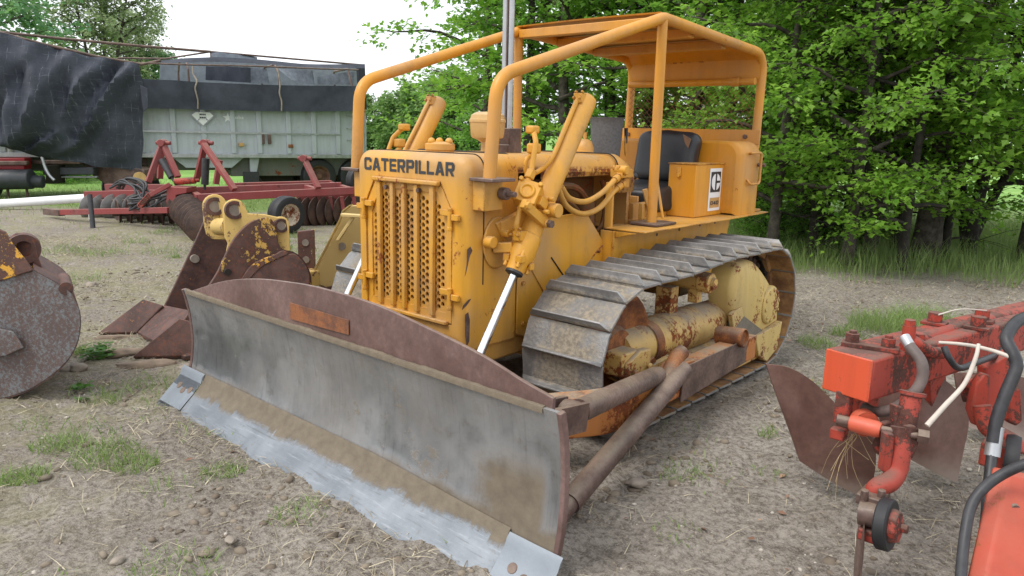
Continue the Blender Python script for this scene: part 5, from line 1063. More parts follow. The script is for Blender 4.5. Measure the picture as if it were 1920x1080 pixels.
mould([[(1625,705,3.15),(1680,700,3.12),(1740,698,3.10),(1775,715,3.08),(1816,752,3.06)],[(1640,750,3.12),(1690,760,3.08),(1735,765,3.05),(1780,775,3.05),(1816,800,3.05)],[(1655,800,3.1),(1700,815,3.05),(1740,825,3.02),(1775,835,3.03),(1806,850,3.04)],[(1680,845,3.08),(1715,866,3.04),(1745,882,3.02),(1772,895,3.02),(1795,905,3.02)]], MM)
mould([[(1790,700,3.7),(1850,700,3.65),(1905,705,3.6),(1960,720,3.6)],[(1800,760,3.66),(1850,770,3.6),(1905,780,3.55),(1960,790,3.55)],[(1815,800,3.6),(1860,815,3.55),(1905,830,3.5),(1960,850,3.5)]], MM)
# legs that carry the mouldboards
for a, b in [((1640,735,2.68),(1632,800,2.80)),((1765,690,2.98),(1770,760,3.04)),((1900,660,3.4),(1905,720,3.5))]:
    mb = MB(); mb.bar(PD(*a)+FH*.06, PD(*b)+FH*.06, .03, .13, ba); mb.build('leg', RP, pg, 30, .005)
# release linkage in front of the beam
D_ = 2.40
mb = MB(); mb.box(PD(1582,762,2.52), (.05,.05,.12)); mb.box(PD(1573,812,2.50), (.05,.05,.04)); mb.build('hanger', RP, pg, 30, .005)
mb = MB(); mb.cyl(PD(1568,786,2.46), PD(1600,793,2.44), .018); mb.build('pin', M['rust'], pg, 40)
mb = MB(); mb.lathe([(0,0),(.026,0),(.029,.012),(.029,.085),(.024,.10),(0,.10)], PD(1594,792,2.44), (PD(1648,806,2.38)-PD(1594,792,2.44)), 20); mb.lathe([(0,-.02),(.045,-.02),(.045,.02),(0,.02)], PD(1620,792,2.47), FH, 20); mb.build('roller', painted('orange_roller', lin(206,88,58), .26, .1, .45, 9, .15), pg, 40)
mb = MB(); a, b = PD(1645,803,2.38), PD(1735,820,2.32); mb.cyl(a, b, .012); mb.bolt(PD(1722,816,2.33), b-a, .024, .03); mb.build('pin', M['rust'], pg, 40)
mb = MB(); mb.cyl(PD(1710,738,2.40), PD(1698,800,2.38), .033); mb.lathe([(0,-.006),(.042,-.006),(.042,.006),(0,.006)], PD(1711,738,2.40), (PD(1711,738,2.4)-PD(1700,800,2.38)), 20); mb.build('pivot_post', RP, pg, 40)
def plate(name, pxs, D, th, mat, bev=.006):
    mb = MB(); mb.prism([PD(x,y,D) for x, y in pxs], FH*th-RH*.01); return mb.build(name, mat, pg, 30, bev)
plate('link_plate', [(1655,795),(1672,790),(1684,800),(1682,830),(1668,850),(1650,855),(1643,840),(1650,820)], 2.40, .02, RP)
plate('link_plate', [(1703,800),(1718,798),(1726,812),(1722,840),(1712,862),(1700,858),(1698,830)], 2.33, .02, RP)
mb = MB(); mb.prism([PD(x,y,2.32) for x, y in [(1659,812),(1678,815),(1676,848),(1671,890),(1652,884)]], FH*.03); mb.build('stop_block', M['redpaint'], pg, 30, .006)
mb = MB(); mb.tube(spline([PD(1690,800,2.36), PD(1688,850,2.34), PD(1682,882,2.33), PD(1668,903,2.31), PD(1650,912,2.30), PD(1641,922,2.30), PD(1640,940,2.30)], 6), .033, 16); mb.build('crank_arm', RP, pg, 50)
plate('link_plate', [(1680,760),(1700,765),(1700,850),(1680,850)], 2.38, .03, RP)
# wheel arm foot: clamp, bearing, wheel and coulter disc
mb = MB(); mb.box(PD(1637,932,2.28), (.08,.10,.035)); 
for x in (1620,1652): mb.bolt(PD(x,934,2.25), (0,0,1), .014, .03); mb.bolt(PD(x,934,2.25), (0,0,-1), .012, .05)
mb.build('clamp', M['rust'], pg, 30, .004)
wa = (PD(1690,978,2.17)-PD(1615,960,2.25)).normalized()
mb = MB(); mb.cyl(PD(1612,960,2.25), PD(1655,970,2.21), .040, n=24); mb.build('bearing', M['rust'], pg, 40)
mb = MB(); mb.lathe([(.03,-.018),(.078,-.02),(.083,-.015),(.083,.015),(.078,.02),(.03,.018)], PD(1661,983,2.20), wa, 32); cw = mb.build('wheel', M['black_rubber'], pg, 40)
mb = MB(); mb.lathe([(.0,.012),(.06,.015),(.05,.04),(.02,.045),(0,.05)], PD(1661,983,2.20), wa, 8); mb.bolt(PD(1661,983,2.20)+wa*.045, wa, .015, .02); mb.build('hub', RP, cw, 30, .003)
mb = MB(); mb.box(PD(1640,1002,2.22), (.09,.07,.04)); mb.build('bearing_foot', RP, pg, 30, .006)
mb = MB(); cc = PD(1608,1060,2.25); mb.lathe([(0,-.003),(.14,-.002),(.145,0),(.14,.002),(0,.003)], Vector((cc.x,cc.y,.145)), (ray(1608,1060).cross(Vector((0,0,1)))+FH*.10).normalized(), 36); mb.build('coulter_disc', M['rust'], pg, 40)
# second linkage and front plate
plate('link_plate', [(1832,720),(1848,700),(1858,705),(1856,745),(1845,790),(1832,800),(1822,770)], 2.62, .03, RP); plate('link_plate', [(1895,735),(1915,728),(1918,790),(1906,800),(1893,790)], 2.5, .04, RP)
plate('link_plate', [(1850,690),(1900,660),(1905,690),(1880,760),(1850,770)], 2.75, .05, RP)
mb = MB(); mb.cyl(PD(1805,712,2.8), PD(1850,722,2.75), .03); mb.cyl(PD(1805,735,2.85), PD(1850,735,2.8), .04); mb.build('pin', RP, pg, 40)
mb = MB(); mb.tube(spline([PD(1842,760,2.6), PD(1850,800,2.58), PD(1875,815,2.56), PD(1900,830,2.54), PD(1905,850,2.52)], 6), .03, 14); mb.build('crank_arm', RP, pg, 50)
mb = MB(); mb.lathe([(.03,-.02),(.085,-.022),(.09,0),(.085,.022),(.03,.02)], PD(1895,862,2.45), (RH*.75-FH*.5), 30); mb.build('wheel', M['black_rubber'], pg, 40)
mb = MB(); mb.box(PD(1868,850,2.5), (.09,.09,.09)); mb.build('bearing_foot', RP, pg, 30, .008)
f0 = [(1892,888,2.0),(1975,905,2.0),(1960,1140,1.72),(1838,1140,1.72)]
mb = MB(); mb.prism([PD(*p) for p in f0], FH*.05-RH*.02); fpn = mb.build('front_plate', painted('front_plate_paint', lin(176,64,38), .30, .1, .5, 6, .1), pg, 30, .008)
mb = MB(); mb.lathe([(0,-.006),(.012,-.006),(.014,.002),(0,.004)], PD(1902,953,1.93), FH, 16); mb.build('bolt', M['rust'], fpn, 40)
mb = MB(); mb.prism([PD(*p) for p in [(1881,905,2.03),(1894,905,2.03),(1838,1140,1.76),(1824,1140,1.76)]], FH*.03); mb.build('side_flange', M['rust'], fpn, 30, .005)
mb = MB(); mb.tube(spline([PD(1960,862,1.9), PD(1920,871,1.92), PD(1875,892,1.94), PD(1842,918,1.93), PD(1819,955,1.91), PD(1806,1030,1.84), PD(1800,1110,1.75)], 8), .0145, 14); mb.build('hose', M['hose'], pg, 60)
# twigs and straw caught on the plough
for pts, r, lb in [([(1835,645,2.40),(1829,672,2.38),(1808,720,2.36),(1772,760,2.34),(1738,798,2.32)], .0085, 'long pale peeled stick leaning across the plough beam'), ([(1760,642,2.52),(1800,645,2.5),(1840,652,2.5),(1890,668,2.46),(1950,700,2.42)], .0075, 'thin pale stick lying along the plough beam'), ([(1850,582,2.95),(1800,580,2.9),(1760,590,2.85)], .003, 'fine dry stem bent over the far side of the plough beam')]:
    q = spline([PD(*p) for p in pts], 6); mb = MB(); mb.tube(q, [r*(.7+.4*k/len(q)) for k in range(len(q))], 8); tag(mb.build('twig', plain('peeled_twig', lin(196,186,174), .7, 0, .15, 20), None, 60, loc=q[0]), lb, 'twig')
mb = MB()
for k in range(13):
    a = PD(1598+random.uniform(-14,14), 805+random.uniform(-5,12), 2.5); b = a+Vector((random.gauss(0,.055), random.gauss(0,.055), -random.uniform(.06,.26))); m_ = a.lerp(b,.5)+Vector((random.gauss(0,.015),random.gauss(0,.015),0)); mb.tube(spline([a,m_,b],3), .0009, 4)
tag(mb.build('dry_grass_bunch', plain('dead_grass', lin(176,154,116), .9), None, 0, loc=PD(1598,810,2.5)), 'bunch of dead straw hanging from the plough linkage over the first mouldboard', 'straw')
# ================================================================ DUMP TRAILER
O_ = XD(-4.16, 21.3, 0); TA = (-RH*.868-FH*.497).normalized(); TBk = (FH*.868-RH*.497).normalized()
def TR(s, t, z): return O_ + TA*s + TBk*t + Vector((0,0,z))
ZG = gbase(*TR(2,1,0).xy)
tr = thing('dump_trailer', TR(4,1.2,ZG), 'long grey aluminium dump trailer with ribbed sides and a torn mesh cover on bows', 'trailer')
TM, TD = M['trailer'], M['trailer_dk']
def tbox(mb, s0, s1, t0, t1, z0, z1): mb.prism([TR(s0,t0,z0),TR(s1,t0,z0),TR(s1,t1,z0),TR(s0,t1,z0)], (0,0,z1-z0)); return mb
LB = 9.6; Z0, Z1 = .75, 1.98
mb = MB(); tbox(mb, 0, LB, 0, .04, Z0, Z1); tbox(mb, 0, LB, 2.36, 2.4, Z0, Z1); tbox(mb, 0, LB, .04, 2.36, Z0, Z0+.06); tbox(mb, LB-.05, LB, .04, 2.36, Z0+.06, Z1); mb.build('box', TM, tr, 30, .008)
mb = MB(); tbox(mb, .0, .05, .045, 2.355, Z0+.06, Z1-.02); mb.build('tailgate', TM, tr, 30, .01)
s_ = .12; ribs = [.15,.82,1.48,2.15,2.9,3.55,4.25,4.95,5.65,6.4,7.1,7.8,8.5]
for r_ in ribs:
    mb = MB(); tbox(mb, r_-.06, r_+.06, -.06, -.002, Z0+.05, Z1-.02); mb.build('rib', TM, tr, 30, .012)
mb = MB(); tbox(mb, 0, LB, -.08, -.003, Z0-.06, Z0+.04); mb.build('bottom_rail', M['galv'], tr, 30, .008)
mb = MB(); tbox(mb, 0, LB, -.07, .05, Z1-.005, Z1+.06); mb.build('top_rail', TM, tr, 30, .008)
mb = MB(); tbox(mb, .75, LB, -.075, -.062, 1.30, 1.345); mb.build('side_strip', M['galv'], tr, 30, .003)
for z in (1.83, 1.50, 1.18):
    mb = MB(); mb.tube(fillet([TR(.28,-.0,z),TR(.28,-.08,z),TR(.56,-.08,z),TR(.56,-.0,z)], .02, 3), .014, 8); mb.build('ladder_rung', M['galv'], tr, 50)
for s0, z, m_ in [(.22,.93,'rust_orange'),(2.05,.96,'rust_orange'),(3.30,.98,'decal_tan')]:
    mb = MB(); tbox(mb, s0, s0+.13, -.085, -.005, z, z+.09); mb.build('marker_lamp', M[m_], tr, 30, .01)
for s0 in (2.62, 2.78):
    mb = MB(); tbox(mb, s0, s0+.07, -.09, -.005, 1.05, 1.30); mb.build('latch', M['rust'], tr, 30, .01)
# warning placard and star emblem
pc_ = PD(376,220,19.45); s0 = (pc_-O_).dot(TA); zc = pc_.z; t0 = -.075
def pl2(pts, t, th=.004): return [TR(s0-x, t, zc+z) for x, z in pts], TBk*(-th)
mb = MB(); mb.prism(*pl2([(-.27,.06),(-.18,.13),(.18,.13),(.27,.05),(.27,.03),(.03,-.22),(-.02,-.22),(-.27,.03)], t0+.002)); pk = mb.build('placard_back', M['steel'], tr, 0)
mb = MB()
for q in ([(-.25,.05),(-.17,.11),(-.08,.12),(-.08,-.02),(-.13,-.08)], [(-.075,.12),(.075,.12),(.075,-.06),(-.075,-.06)], [(.08,.12),(.17,.12),(.25,.045),(.13,-.07),(.08,-.02)], [(-.11,-.09),(-.07,-.065),(.07,-.065),(.12,-.08),(.0,-.20)]): mb.prism(*pl2(q, t0-.004))
mb.build('placard', M['white'], tr, 0)
mb = MB()
for (x0,x1,z0,z1) in [(-.07,-.035,.05,.085),(-.028,.0,.05,.085),(.008,.035,.05,.085),(.043,.07,.05,.085),(-.07,-.03,-.03,.01),(-.022,.012,-.03,.01),(.02,.05,-.03,.01),(.058,.078,-.03,.01)]: mb.prism(*pl2([(x0,z0),(x1,z0),(x1,z1),(x0,z1)], t0-.009))
mb.build('lettering', M['letter'], pk, 0)
st_ = PD(424,221,19.7); s0 = (st_-O_).dot(TA); zc = st_.z; t0 = -.004
mb = MB(); mb.prism(*pl2([((.13 if k%2==0 else .055)*math.sin(math.pi*k/5), (.13 if k%2==0 else .055)*math.cos(math.pi*k/5)) for k in range(10)], t0)); stm = mb.build('star_emblem', M['white'], tr, 0)
mb = MB()
for k, (a, b) in enumerate([(.02,.05),(.0,.04),(.0,.045),(.0,.07),(.0,.04),(.0,.045)]): x = .12+k*.045; mb.prism(*pl2([(x,-.02+a*.3),(x+.034,-.025+a*.3),(x+.03,b-.01),(x+.006,b)], t0-.006))
mb.build('emblem_marks', M['white'], tr, 0)
# bows and rails over the box
zt = 3.12
mb = MB(); mb.tube(fillet([TR(.15,.05,Z1),TR(.28,.3,2.6),TR(.32,.55,zt),TR(.32,1.9,zt),TR(.15,2.35,Z1)], .12, 4), .03, 8); mb.build('bow', M['rust'], tr, 50)
for s1 in (2.3, 4.5):
    mb = MB(); mb.tube(fillet([TR(s1,.08,Z1),TR(s1,.18,2.85),TR(s1,.6,3.12),TR(s1,1.9,3.12),TR(s1,2.3,2.85),TR(s1,2.35,Z1)], .2, 4), .026, 8); mb.build('bow', M['rust'], tr, 50)
# ridge and side pipes that climb toward the front
R0, R1, R2 = PD(-20,58,17.0), PD(395,97,19.6), PD(682,122,21.6)
mb = MB(); mb.tube([R0, PD(120,73,17.7), PD(260,86,18.6), R1], .032, 10); mb.build('ridge_pipe', M['rust'], tr, 50)
mb = MB(); mb.tube([R1, R2], .025, 10); mb.build('ridge_pipe', M['rust'], tr, 50)
mb = MB(); mb.tube([PD(220,109,18.9), PD(310,110,19.6), R1], .022, 8); mb.tube([R1, R1+Vector((0,0,-.25))], .02, 8); mb.build('cross_pipe', M['rust'], tr, 50)
mb = MB(); mb.tube([PD(0,62,16.75), PD(90,85,17.2), PD(180,106,17.8), PD(265,121,18.35), PD(300,114,18.8)], .035, 10); mb.build('side_pipe', M['rust'], tr, 50)
def sheet(name, pxrows, mat, par, wob=.03, th=.006, sd=0, folds=()):
    """cloth through rows of measured points, with folds"""
    rows = [[PD(*p) for p in r] for r in pxrows]; g = [spline(r, 10) for r in rows]; m = min(len(r) for r in g); g = [spline([g[i][j] for i in range(len(g))], 8) for j in range(m)]
    out = []
    for i, r in enumerate(g):
        u_ = i/(len(g)-1); fo = [sum(a*math.exp(-((u_-u0-k*(j/(len(r)-1)))/w)**2)*math.sin(math.pi*min(1, .08+.95*j/(len(r)-1))) for u0, k, w, a in folds) for j in range(len(r))]
        out.append([p - FH*fo[j] + FH*(-wob)*(noise.noise(Vector((i*.16+sd, j*.05, sd)))*1.4 + .6*noise.noise(Vector((i*.5+sd, j*.13, 3+sd)))) + Vector((0,0,wob*.3*noise.noise(Vector((i*.3,j*.3,sd+9))))) for j, p in enumerate(r)])
    mb = MB(); mb.slab(out, FH*th); return mb.build(name, mat, par, 60)
sheet('side_cover', [[(262,147,18.15),(400,155,19.1),(540,160,20.05),(680,161,21.0)],[(262,178,18.1),(400,184,19.05),(540,188,20.0),(680,188,20.95)],[(262,203,18.08),(400,206,19.03),(540,209,19.98),(683,208,20.9)]], M['tarp2'], tr, .03)
sheet('top_cover', [[(300,113,18.9),(395,107,19.3),(480,111,19.9),(580,120,20.6),(684,120,21.3)],[(300,118,18.7),(395,116,19.2),(480,119,19.75),(580,126,20.4),(684,128,21.15)]], M['tarp2'], tr, .02)
mb = MB(); mb.tube([PD(262,118,18.4), PD(340,121,18.9), PD(480,124,19.7), PD(600,129,20.5), PD(672,131,21.0)], .02, 8); mb.build('side_pipe', M['rust'], tr, 50)
sheet('rolled_cover', [[(396,98,19.6),(430,99,19.8),(482,107,20.2)],[(396,108,19.5),(430,110,19.7),(482,113,20.1)]], plain('blue_grey_tarp', (.10,.12,.15), .5), tr, .02)
hang = plain('grey_mesh_tarp', (.16,.18,.21), .7, 0, .35, 9)
sheet('inner_cover', [[(386,124,21.0),(430,125,21.2),(470,127,21.4)],[(386,150,21.0),(430,153,21.2),(470,155,21.4)]], M['tarp2'], tr, .03, sd=2)
sheet('inner_cover', [[(470,127,21.6),(500,129,21.8)],[(470,156,21.6),(505,157,21.8)]], hang, tr, .03, sd=3)
sheet('inner_cover', [[(520,129,21.5),(550,130,21.7),(586,132,21.9)],[(548,150,21.5),(565,156,21.7),(590,158,21.9)]], hang, tr, .03, sd=4)
sheet('inner_cover', [[(595,144,21.9),(630,138,22.1),(665,134,22.2)],[(595,158,21.9),(630,159,22.1),(662,159,22.2)]], hang, tr, .03, sd=5)
sheet('far_side_cover', [[(300,116,21.6),(400,114,22.3),(540,120,23.2),(682,127,24.0)],[(300,165,21.6),(400,168,22.3),(540,168,23.2),(682,168,24.0)]], plain('pale_mesh_cover', (.20,.225,.25), .7, 0, .25, 5), tr, .05, sd=8)
sheet('end_cover', [[(668,124,21.35),(684,121,21.45)],[(670,160,21.2),(686,165,21.3)],[(675,205,21.1),(688,205,21.2)]], M['tarp2'], tr, .02, sd=6)
for pts in ([(361,124,18.95),(362,138,18.9),(369,152,18.85),(366,166,18.8),(371,188,18.8),(371,204,18.8)], [(520,128,19.95),(523,142,19.9),(525,160,19.85),(524,175,19.8),(528,190,19.8),(528,208,19.8)]):
    mb = MB(); mb.tube(spline([PD(*p) for p in pts], 5), .02, 8); mb.build('strap', M['stone'], tr, 60)
# chassis: subframe, wheels, landing legs
mb = MB(); tbox(mb, -.1, 3.6, .3, 2.1, Z0-.55, Z0-.06); tbox(mb, 3.4, 8.9, .5, .7, Z0-.40, Z0-.06); tbox(mb, 3.4, 8.9, 1.7, 1.9, Z0-.40, Z0-.06); mb.build('chassis', TD, tr, 30, .02)
mb = MB(); mb.prism([TR(3.3,.1,Z0-.06),TR(5.0,.1,Z0-.06),TR(4.7,.1,Z0-.32),TR(3.6,.1,Z0-.32)], TBk*.1); mb.build('side_panel', TM, tr, 30, .01)
mb = MB(); tbox(mb, 2.95, 3.35, .0, .05, Z0-.86, Z0-.42); mb.build('mud_flap', M['hose'], tr, 30)
mb = MB(); mb.prism([TR(2.9,.1,Z0-.06),TR(3.15,.1,Z0-.06),TR(3.15,.1,Z0-.44),TR(2.98,.1,Z0-.44)], TBk*.06); mb.build('flap_bracket', TM, tr, 30, .01)
rimr = rusty('rusty_rim', lin(90,58,46), lin(130,92,76), .6)
for sw in (1.32, .28):
    for t in (.28, 2.12):
        wheel('wheel', TR(sw, t, ZG+.475), -TBk if t < 1 else TBk, .475, .36, rimr, tr)
    mb = MB(); mb.cyl(TR(sw,.4,ZG+.475), TR(sw,2.0,ZG+.475), .06); mb.build('axle', M['dark'], tr, 40)
mb = MB(); tbox(mb, 1.9, 2.8, .6, 1.8, ZG+.25, Z0-.5); mb.build('air_tank', M['dark'], tr, 30, .05)
for t in (.45, 1.95):
    mb = MB(); tbox(mb, 5.55, 5.7, t-.07, t+.07, ZG+.2, Z0-.1); tbox(mb, 5.45, 5.8, t-.15, t+.15, ZG, ZG+.05); mb.build('landing_leg', M['rust'], tr, 30, .01)
mb = MB(); mb.tube(spline([PD(806/4.8+300,462/4.8+230,20.0), PD(836/4.8+300,500/4.8+230,20.0), PD(870/4.8+300,470/4.8+230,20.0), PD(920/4.8+300,540/4.8+230,20.0)],5), .02, 8); mb.build('air_hose', M['dark'], tr, 60)
# the loose black cover that hangs over the front
rowsT = [[(-60,52,16.4),(0,62,16.7),(90,85,17.15),(180,106,17.75),(266,122,18.3)],
         [(-60,120,16.3),(0,125,16.6),(90,140,17.0),(180,155,17.6),(270,160,18.2)],
         [(-60,190,16.25),(0,195,16.55),(90,215,16.95),(180,225,17.55),(268,225,18.15)],
         [(-60,250,16.2),(0,258,16.5),(80,268,16.9),(175,278,17.5),(269,272,18.1)],
         [(-60,270,16.2),(0,273,16.5),(62,291,16.9),(172,312,17.5),(268,318,18.1)]]
dr = sheet('loose_tarp', rowsT, M['tarp'], None, .16, .008, 1.3, [(.97,-.42,.035,.34),(.80,-.36,.045,.36),(.62,-.30,.05,.30),(.90,-.55,.03,-.25),(.40,.12,.05,.25),(.22,.2,.05,.28),(.52,-.5,.04,-.2)]); tag(dr, 'ragged black tarpaulin hanging in creases over the front of the trailer', 'tarpaulin')
mb = MB(); q = [PD(x,y,17.85) for x, y in [(262,160),(275,166),(277,200),(268,210)]]; mb.prism(q, -FH*.06+RH*.05); mb.build('torn_flap', M['tarp'], dr, 30, .01)
# ================================================================ TRUCK at the far left
tk_ = thing('semi_truck', XD(-12, 17, gbase(*XD(-12,17).xy)), 'red truck chassis with black fuel tank coupled under the tarpaulin at the far left', 'truck')
def kbox(name, a, b, D, dep, mat, bev=.02):
    mb = MB(); mb.prism([PD(a[0],a[1],D),PD(b[0],a[1],D+.2),PD(b[0],b[1],D+.2),PD(a[0],b[1],D)], FH*dep); return mb.build(name, mat, tk_, 30, bev)
cbp = kbox('cab', (-120,120), (22,291), 16.9, 1.6, plain('pale_cab', (.55,.58,.58), .35, 0, .1), .06)
kbox('side_fairing', (-60,296), (46,318), 16.8, .25, M['truck_red']); kbox('step', (-60,302), (50,310), 16.7, .1, M['rust'])
mb = MB(); mb.cyl(PD(-60,338,16.7), PD(60,336,16.8), .22, n=24); mb.cyl(PD(60,340,16.85), PD(82,341,16.9), .14, n=20); mb.build('fuel_tank', plain('dull_black', (.03,.034,.04), .55, 0, .3), tk_, 40, .02)
kbox('frame_rail', (40,300), (150,308), 17.3, .15, M['rust']); kbox('frame_rail', (80,314), (175,328), 17.4, .2, plain('frame_black', (.045,.047,.055), .6)); kbox('frame_rail', (105,330), (182,334), 17.5, .1, M['galv'])
mb = MB(); mb.tube(spline([PD(78,292,17.0),PD(84,312,17.0),PD(92,328,17.0),PD(102,338,17.0)],5), [.035]*16, 8); mb.build('flap_bracket', M['galv'], tk_, 50)
kbox('crossmember', (85,310), (104,345), 17.1, .4, M['dark'])
mb = MB(); mb.prism([PD(x,y,18.0) for x, y in [(150,303),(240,312),(270,318),(272,340),(232,350),(205,352),(175,330)]], FH*.8); mb.build('fifth_wheel', M['rust'], tk_, 30, .03)
wheel('wheel', PD(-40,345,17.6), -TBk, .48, .3, rimr, tk_); wheel('wheel', PD(228,352,18.7), -TBk, .44, .3, rimr, tk_); wheel('wheel', PD(265,348,19.5), -TBk, .44, .3, rimr, tk_)
mb = MB(); mb.cyl(PD(262,334,17.6)-TBk*.1, PD(262,334,17.6)+TBk*.1, .14); mb.build('lamp', M['glass_bowl'], tk_, 40)
for x in (14, 50):
    mb = MB(); mb.tube([PD(x-3,330,16.9), PD(x,352,16.9), PD(x+2,372,16.9)], .03, 8); mb.build('prop', M['rust'], tk_, 50)
# ================================================================ TREES AND SHRUBS
def leaves_np(P, dirs, size, tint, droop=.35):
    """lobed leaves: two folded quads each. P (N,3) stalk ends, dirs (N,3) outward, size (N)"""
    N = len(P); d = dirs + np.array([0,0,-1])*droop*RNG.random((N,1)) + RNG.normal(0,.28,(N,3)); d /= np.linalg.norm(d,axis=1,keepdims=True)
    up = np.array([0,0,1.]) + RNG.normal(0,.45,(N,3)); s = np.cross(d, up); s /= np.linalg.norm(s,axis=1,keepdims=True)+1e-9; nrm = np.cross(s, d)
    z = size[:,None]; fold = RNG.uniform(-.05,.22,(N,1)); f = nrm*z*fold
    b = P; tip = P+d*z; L = P+d*z*.42+s*z*.46+f; Ln = P+d*z*.60+s*z*.20+f*.4; R = P+d*z*.42-s*z*.46+f; Rn = P+d*z*.60-s*z*.20+f*.4
    V = np.stack([b,L,Ln,tip,Rn,R],1).reshape(-1,3); i = np.arange(N)[:,None]*6; F = np.concatenate([i+np.array([0,1,2,3]), i+np.array([0,3,4,5])],0)
    return V, F, np.repeat(tint, 6, 0)
def make_tree(seed, H, tr, z0, spread, nl, ntw, nleaf, lsize, leafmat, bark='bark', shape=1.0, lean=0., rise=.35, bare=0., stems=1, twl=.55, gap=0., top=.35):
    rs = random.Random(seed); tb = MB(); LP, LD, LT = [], [], []
    for st_i in range(stems):
        a0 = rs.uniform(0,6.28); sl = lean*(1 if stems == 1 else rs.uniform(.6,1.3)); hh = H*rs.uniform(.8,1)
        tp = [Vector((math.cos(a0)*sl*(t**1.3)*hh + .06*hh*.2*math.sin(3*t+seed), math.sin(a0)*sl*(t**1.3)*hh + .012*hh*math.sin(5*t+seed), t*hh-.06)) for t in [k/14 for k in range(15)]]
        r0 = tr*(1 if stems == 1 else rs.uniform(.6,1))
        tb.tube(tp, [r0*(1.25 if k == 0 else 1.05 if k == 1 else 1)*(1-.85*(k/14)) for k in range(15)], 10)
        for li in range(nl):
            u = (li+rs.random())/nl; zf = z0/hh+(1-z0/hh)*u; k = min(13.99, max(0,zf*14)); base = tp[int(k)].lerp(tp[int(k)+1], k-int(k))
            az = li*2.4+rs.uniform(-.5,.5); prof = (1-top)*(1-abs(2*u-.75)**2*.5)+top*(1-u); L = spread*max(.25, prof)*rs.uniform(.65,1.15)*shape
            out = Vector((math.cos(az), math.sin(az), 0)); rz = rise*(.4+1.1*u)
            pts = [base + out*L*t + Vector((0,0,1))*(rz*L*t - .45*L*rz*t*t*1.1 + .04*L*math.sin(7*t+li)) + out.cross(Vector((0,0,1)))*.08*L*math.sin(4*t+li*1.7) for t in [j/7 for j in range(8)]]
            rl = min(r0*.5, .012+.016*L); tb.tube(pts, [rl*(1-.85*j/7) for j in range(8)], 6)
            cl_t = rs.random()
            if rs.random() < gap: continue
            for q in range(ntw):
                t = .28+.72*(q+rs.random())/ntw; k2 = min(6.99, t*7); p = pts[int(k2)].lerp(pts[int(k2)+1], k2-int(k2)); side = 1 if q % 2 else -1
                d = (out*rs.uniform(.3,1)+out.cross(Vector((0,0,1)))*side*rs.uniform(.3,1.1)+Vector((0,0,rs.uniform(-.75*min(1,.5+1.6*u),.55)))).normalized(); l = twl*rs.uniform(.5,1.25)
                e = p+d*l+Vector((0,0,-.12*l)); tb.tube([p, p.lerp(e,.5)+Vector((0,0,.04*l)), e], [.006,.004,.002], 4, False)
                if rs.random() < bare: continue
                n = int(nleaf*rs.uniform(.6,1.3)); ct = min(1,max(0,rs.gauss(.45,.2)+.25*(cl_t-.5)))
                for w in range(n):
                    tt = .12+.88*rs.random(); LP.append(p.lerp(e,tt)+Vector((rs.gauss(0,.075),rs.gauss(0,.075),rs.gauss(0,.075)))*twl*1.6); sd = d.cross(Vector((0,0,1)))*rs.choice((-1,1))
                    LD.append(d*.7+sd*rs.uniform(.2,1)); LT.append((min(1,max(0,ct+rs.gauss(0,.16))), rs.random()**2, 0))
    to = tb.build('trunk', M[bark], None, 60); tm = to.data; bpy.data.objects.remove(to); n = len(LP)
    V, F, Ct = leaves_np(np.array([p[:] for p in LP]), np.array([p[:] for p in LD]), lsize*RNG.uniform(.65,1.25,n), np.array(LT)); ob = np_mesh('crown', V, F, 4, M[leafmat], colors=Ct); cm = ob.data; bpy.data.objects.remove(ob)
    return tm, cm
VAR = {
 'maple1': make_tree(1, 7.2, .16, 1.0, 2.5, 32, 16, 22, .10, 'leaf_maple'),
 'maple2': make_tree(2, 6.6, .09, .85, 2.2, 32, 16, 22, .096, 'leaf_maple', rise=.5),
 'maple3': make_tree(3, 7.6, .07, .65, 1.9, 32, 14, 22, .09, 'leaf_maple', 'bark_dk', rise=.25, lean=.06),
 'broad1': make_tree(4, 9.5, .16, 1.7, 2.5, 36, 14, 17, .13, 'leaf_mid', rise=.5, twl=.65),
 'broad2': make_tree(5, 8.6, .13, .5, 2.2, 34, 13, 17, .12, 'leaf_mid', 'bark_dk', twl=.6),
 'broad3': make_tree(6, 10.5, .18, 1.6, 2.9, 34, 12, 15, .14, 'leaf_mid', 'bark_dk', rise=.6, twl=.75, gap=.1),
 'multi': make_tree(7, 5.0, .10, .9, 1.7, 12, 9, 12, .11, 'leaf_maple', 'bark_dk', lean=.42, stems=4, rise=.45, bare=.15),
 'bare': make_tree(8, 6.5, .07, .3, 1.4, 30, 8, 6, .08, 'leaf_maple', 'bark_dk', bare=.5, rise=.25),
 'edge': make_tree(9, 9.0, .15, 1.1, 3.0, 26, 13, 17, .15, 'leaf_maple', rise=.35, twl=.7, gap=.12),
 'shrub': make_tree(10, 4.6, .07, .15, 2.2, 14, 12, 17, .24, 'leaf_far', stems=3, lean=.22, twl=.9),
 'pale': make_tree(11, 9.5, .14, 2.2, 2.6, 26, 12, 16, .17, 'leaf_pale', 'bark', stems=3, lean=.16, rise=.9, twl=.8),
 'teal': make_tree(12, 10, .20, 2.5, 3.6, 30, 15, 18, .22, 'leaf_teal', rise=.45, twl=.9),
 'low': make_tree(13, 1.3, .02, .05, .9, 10, 10, 12, .07, 'leaf_mid', 'bark_dk', stems=4, lean=.4, twl=.3),
}
NAME = {'shrub': 'shrub', 'low': 'bush'}
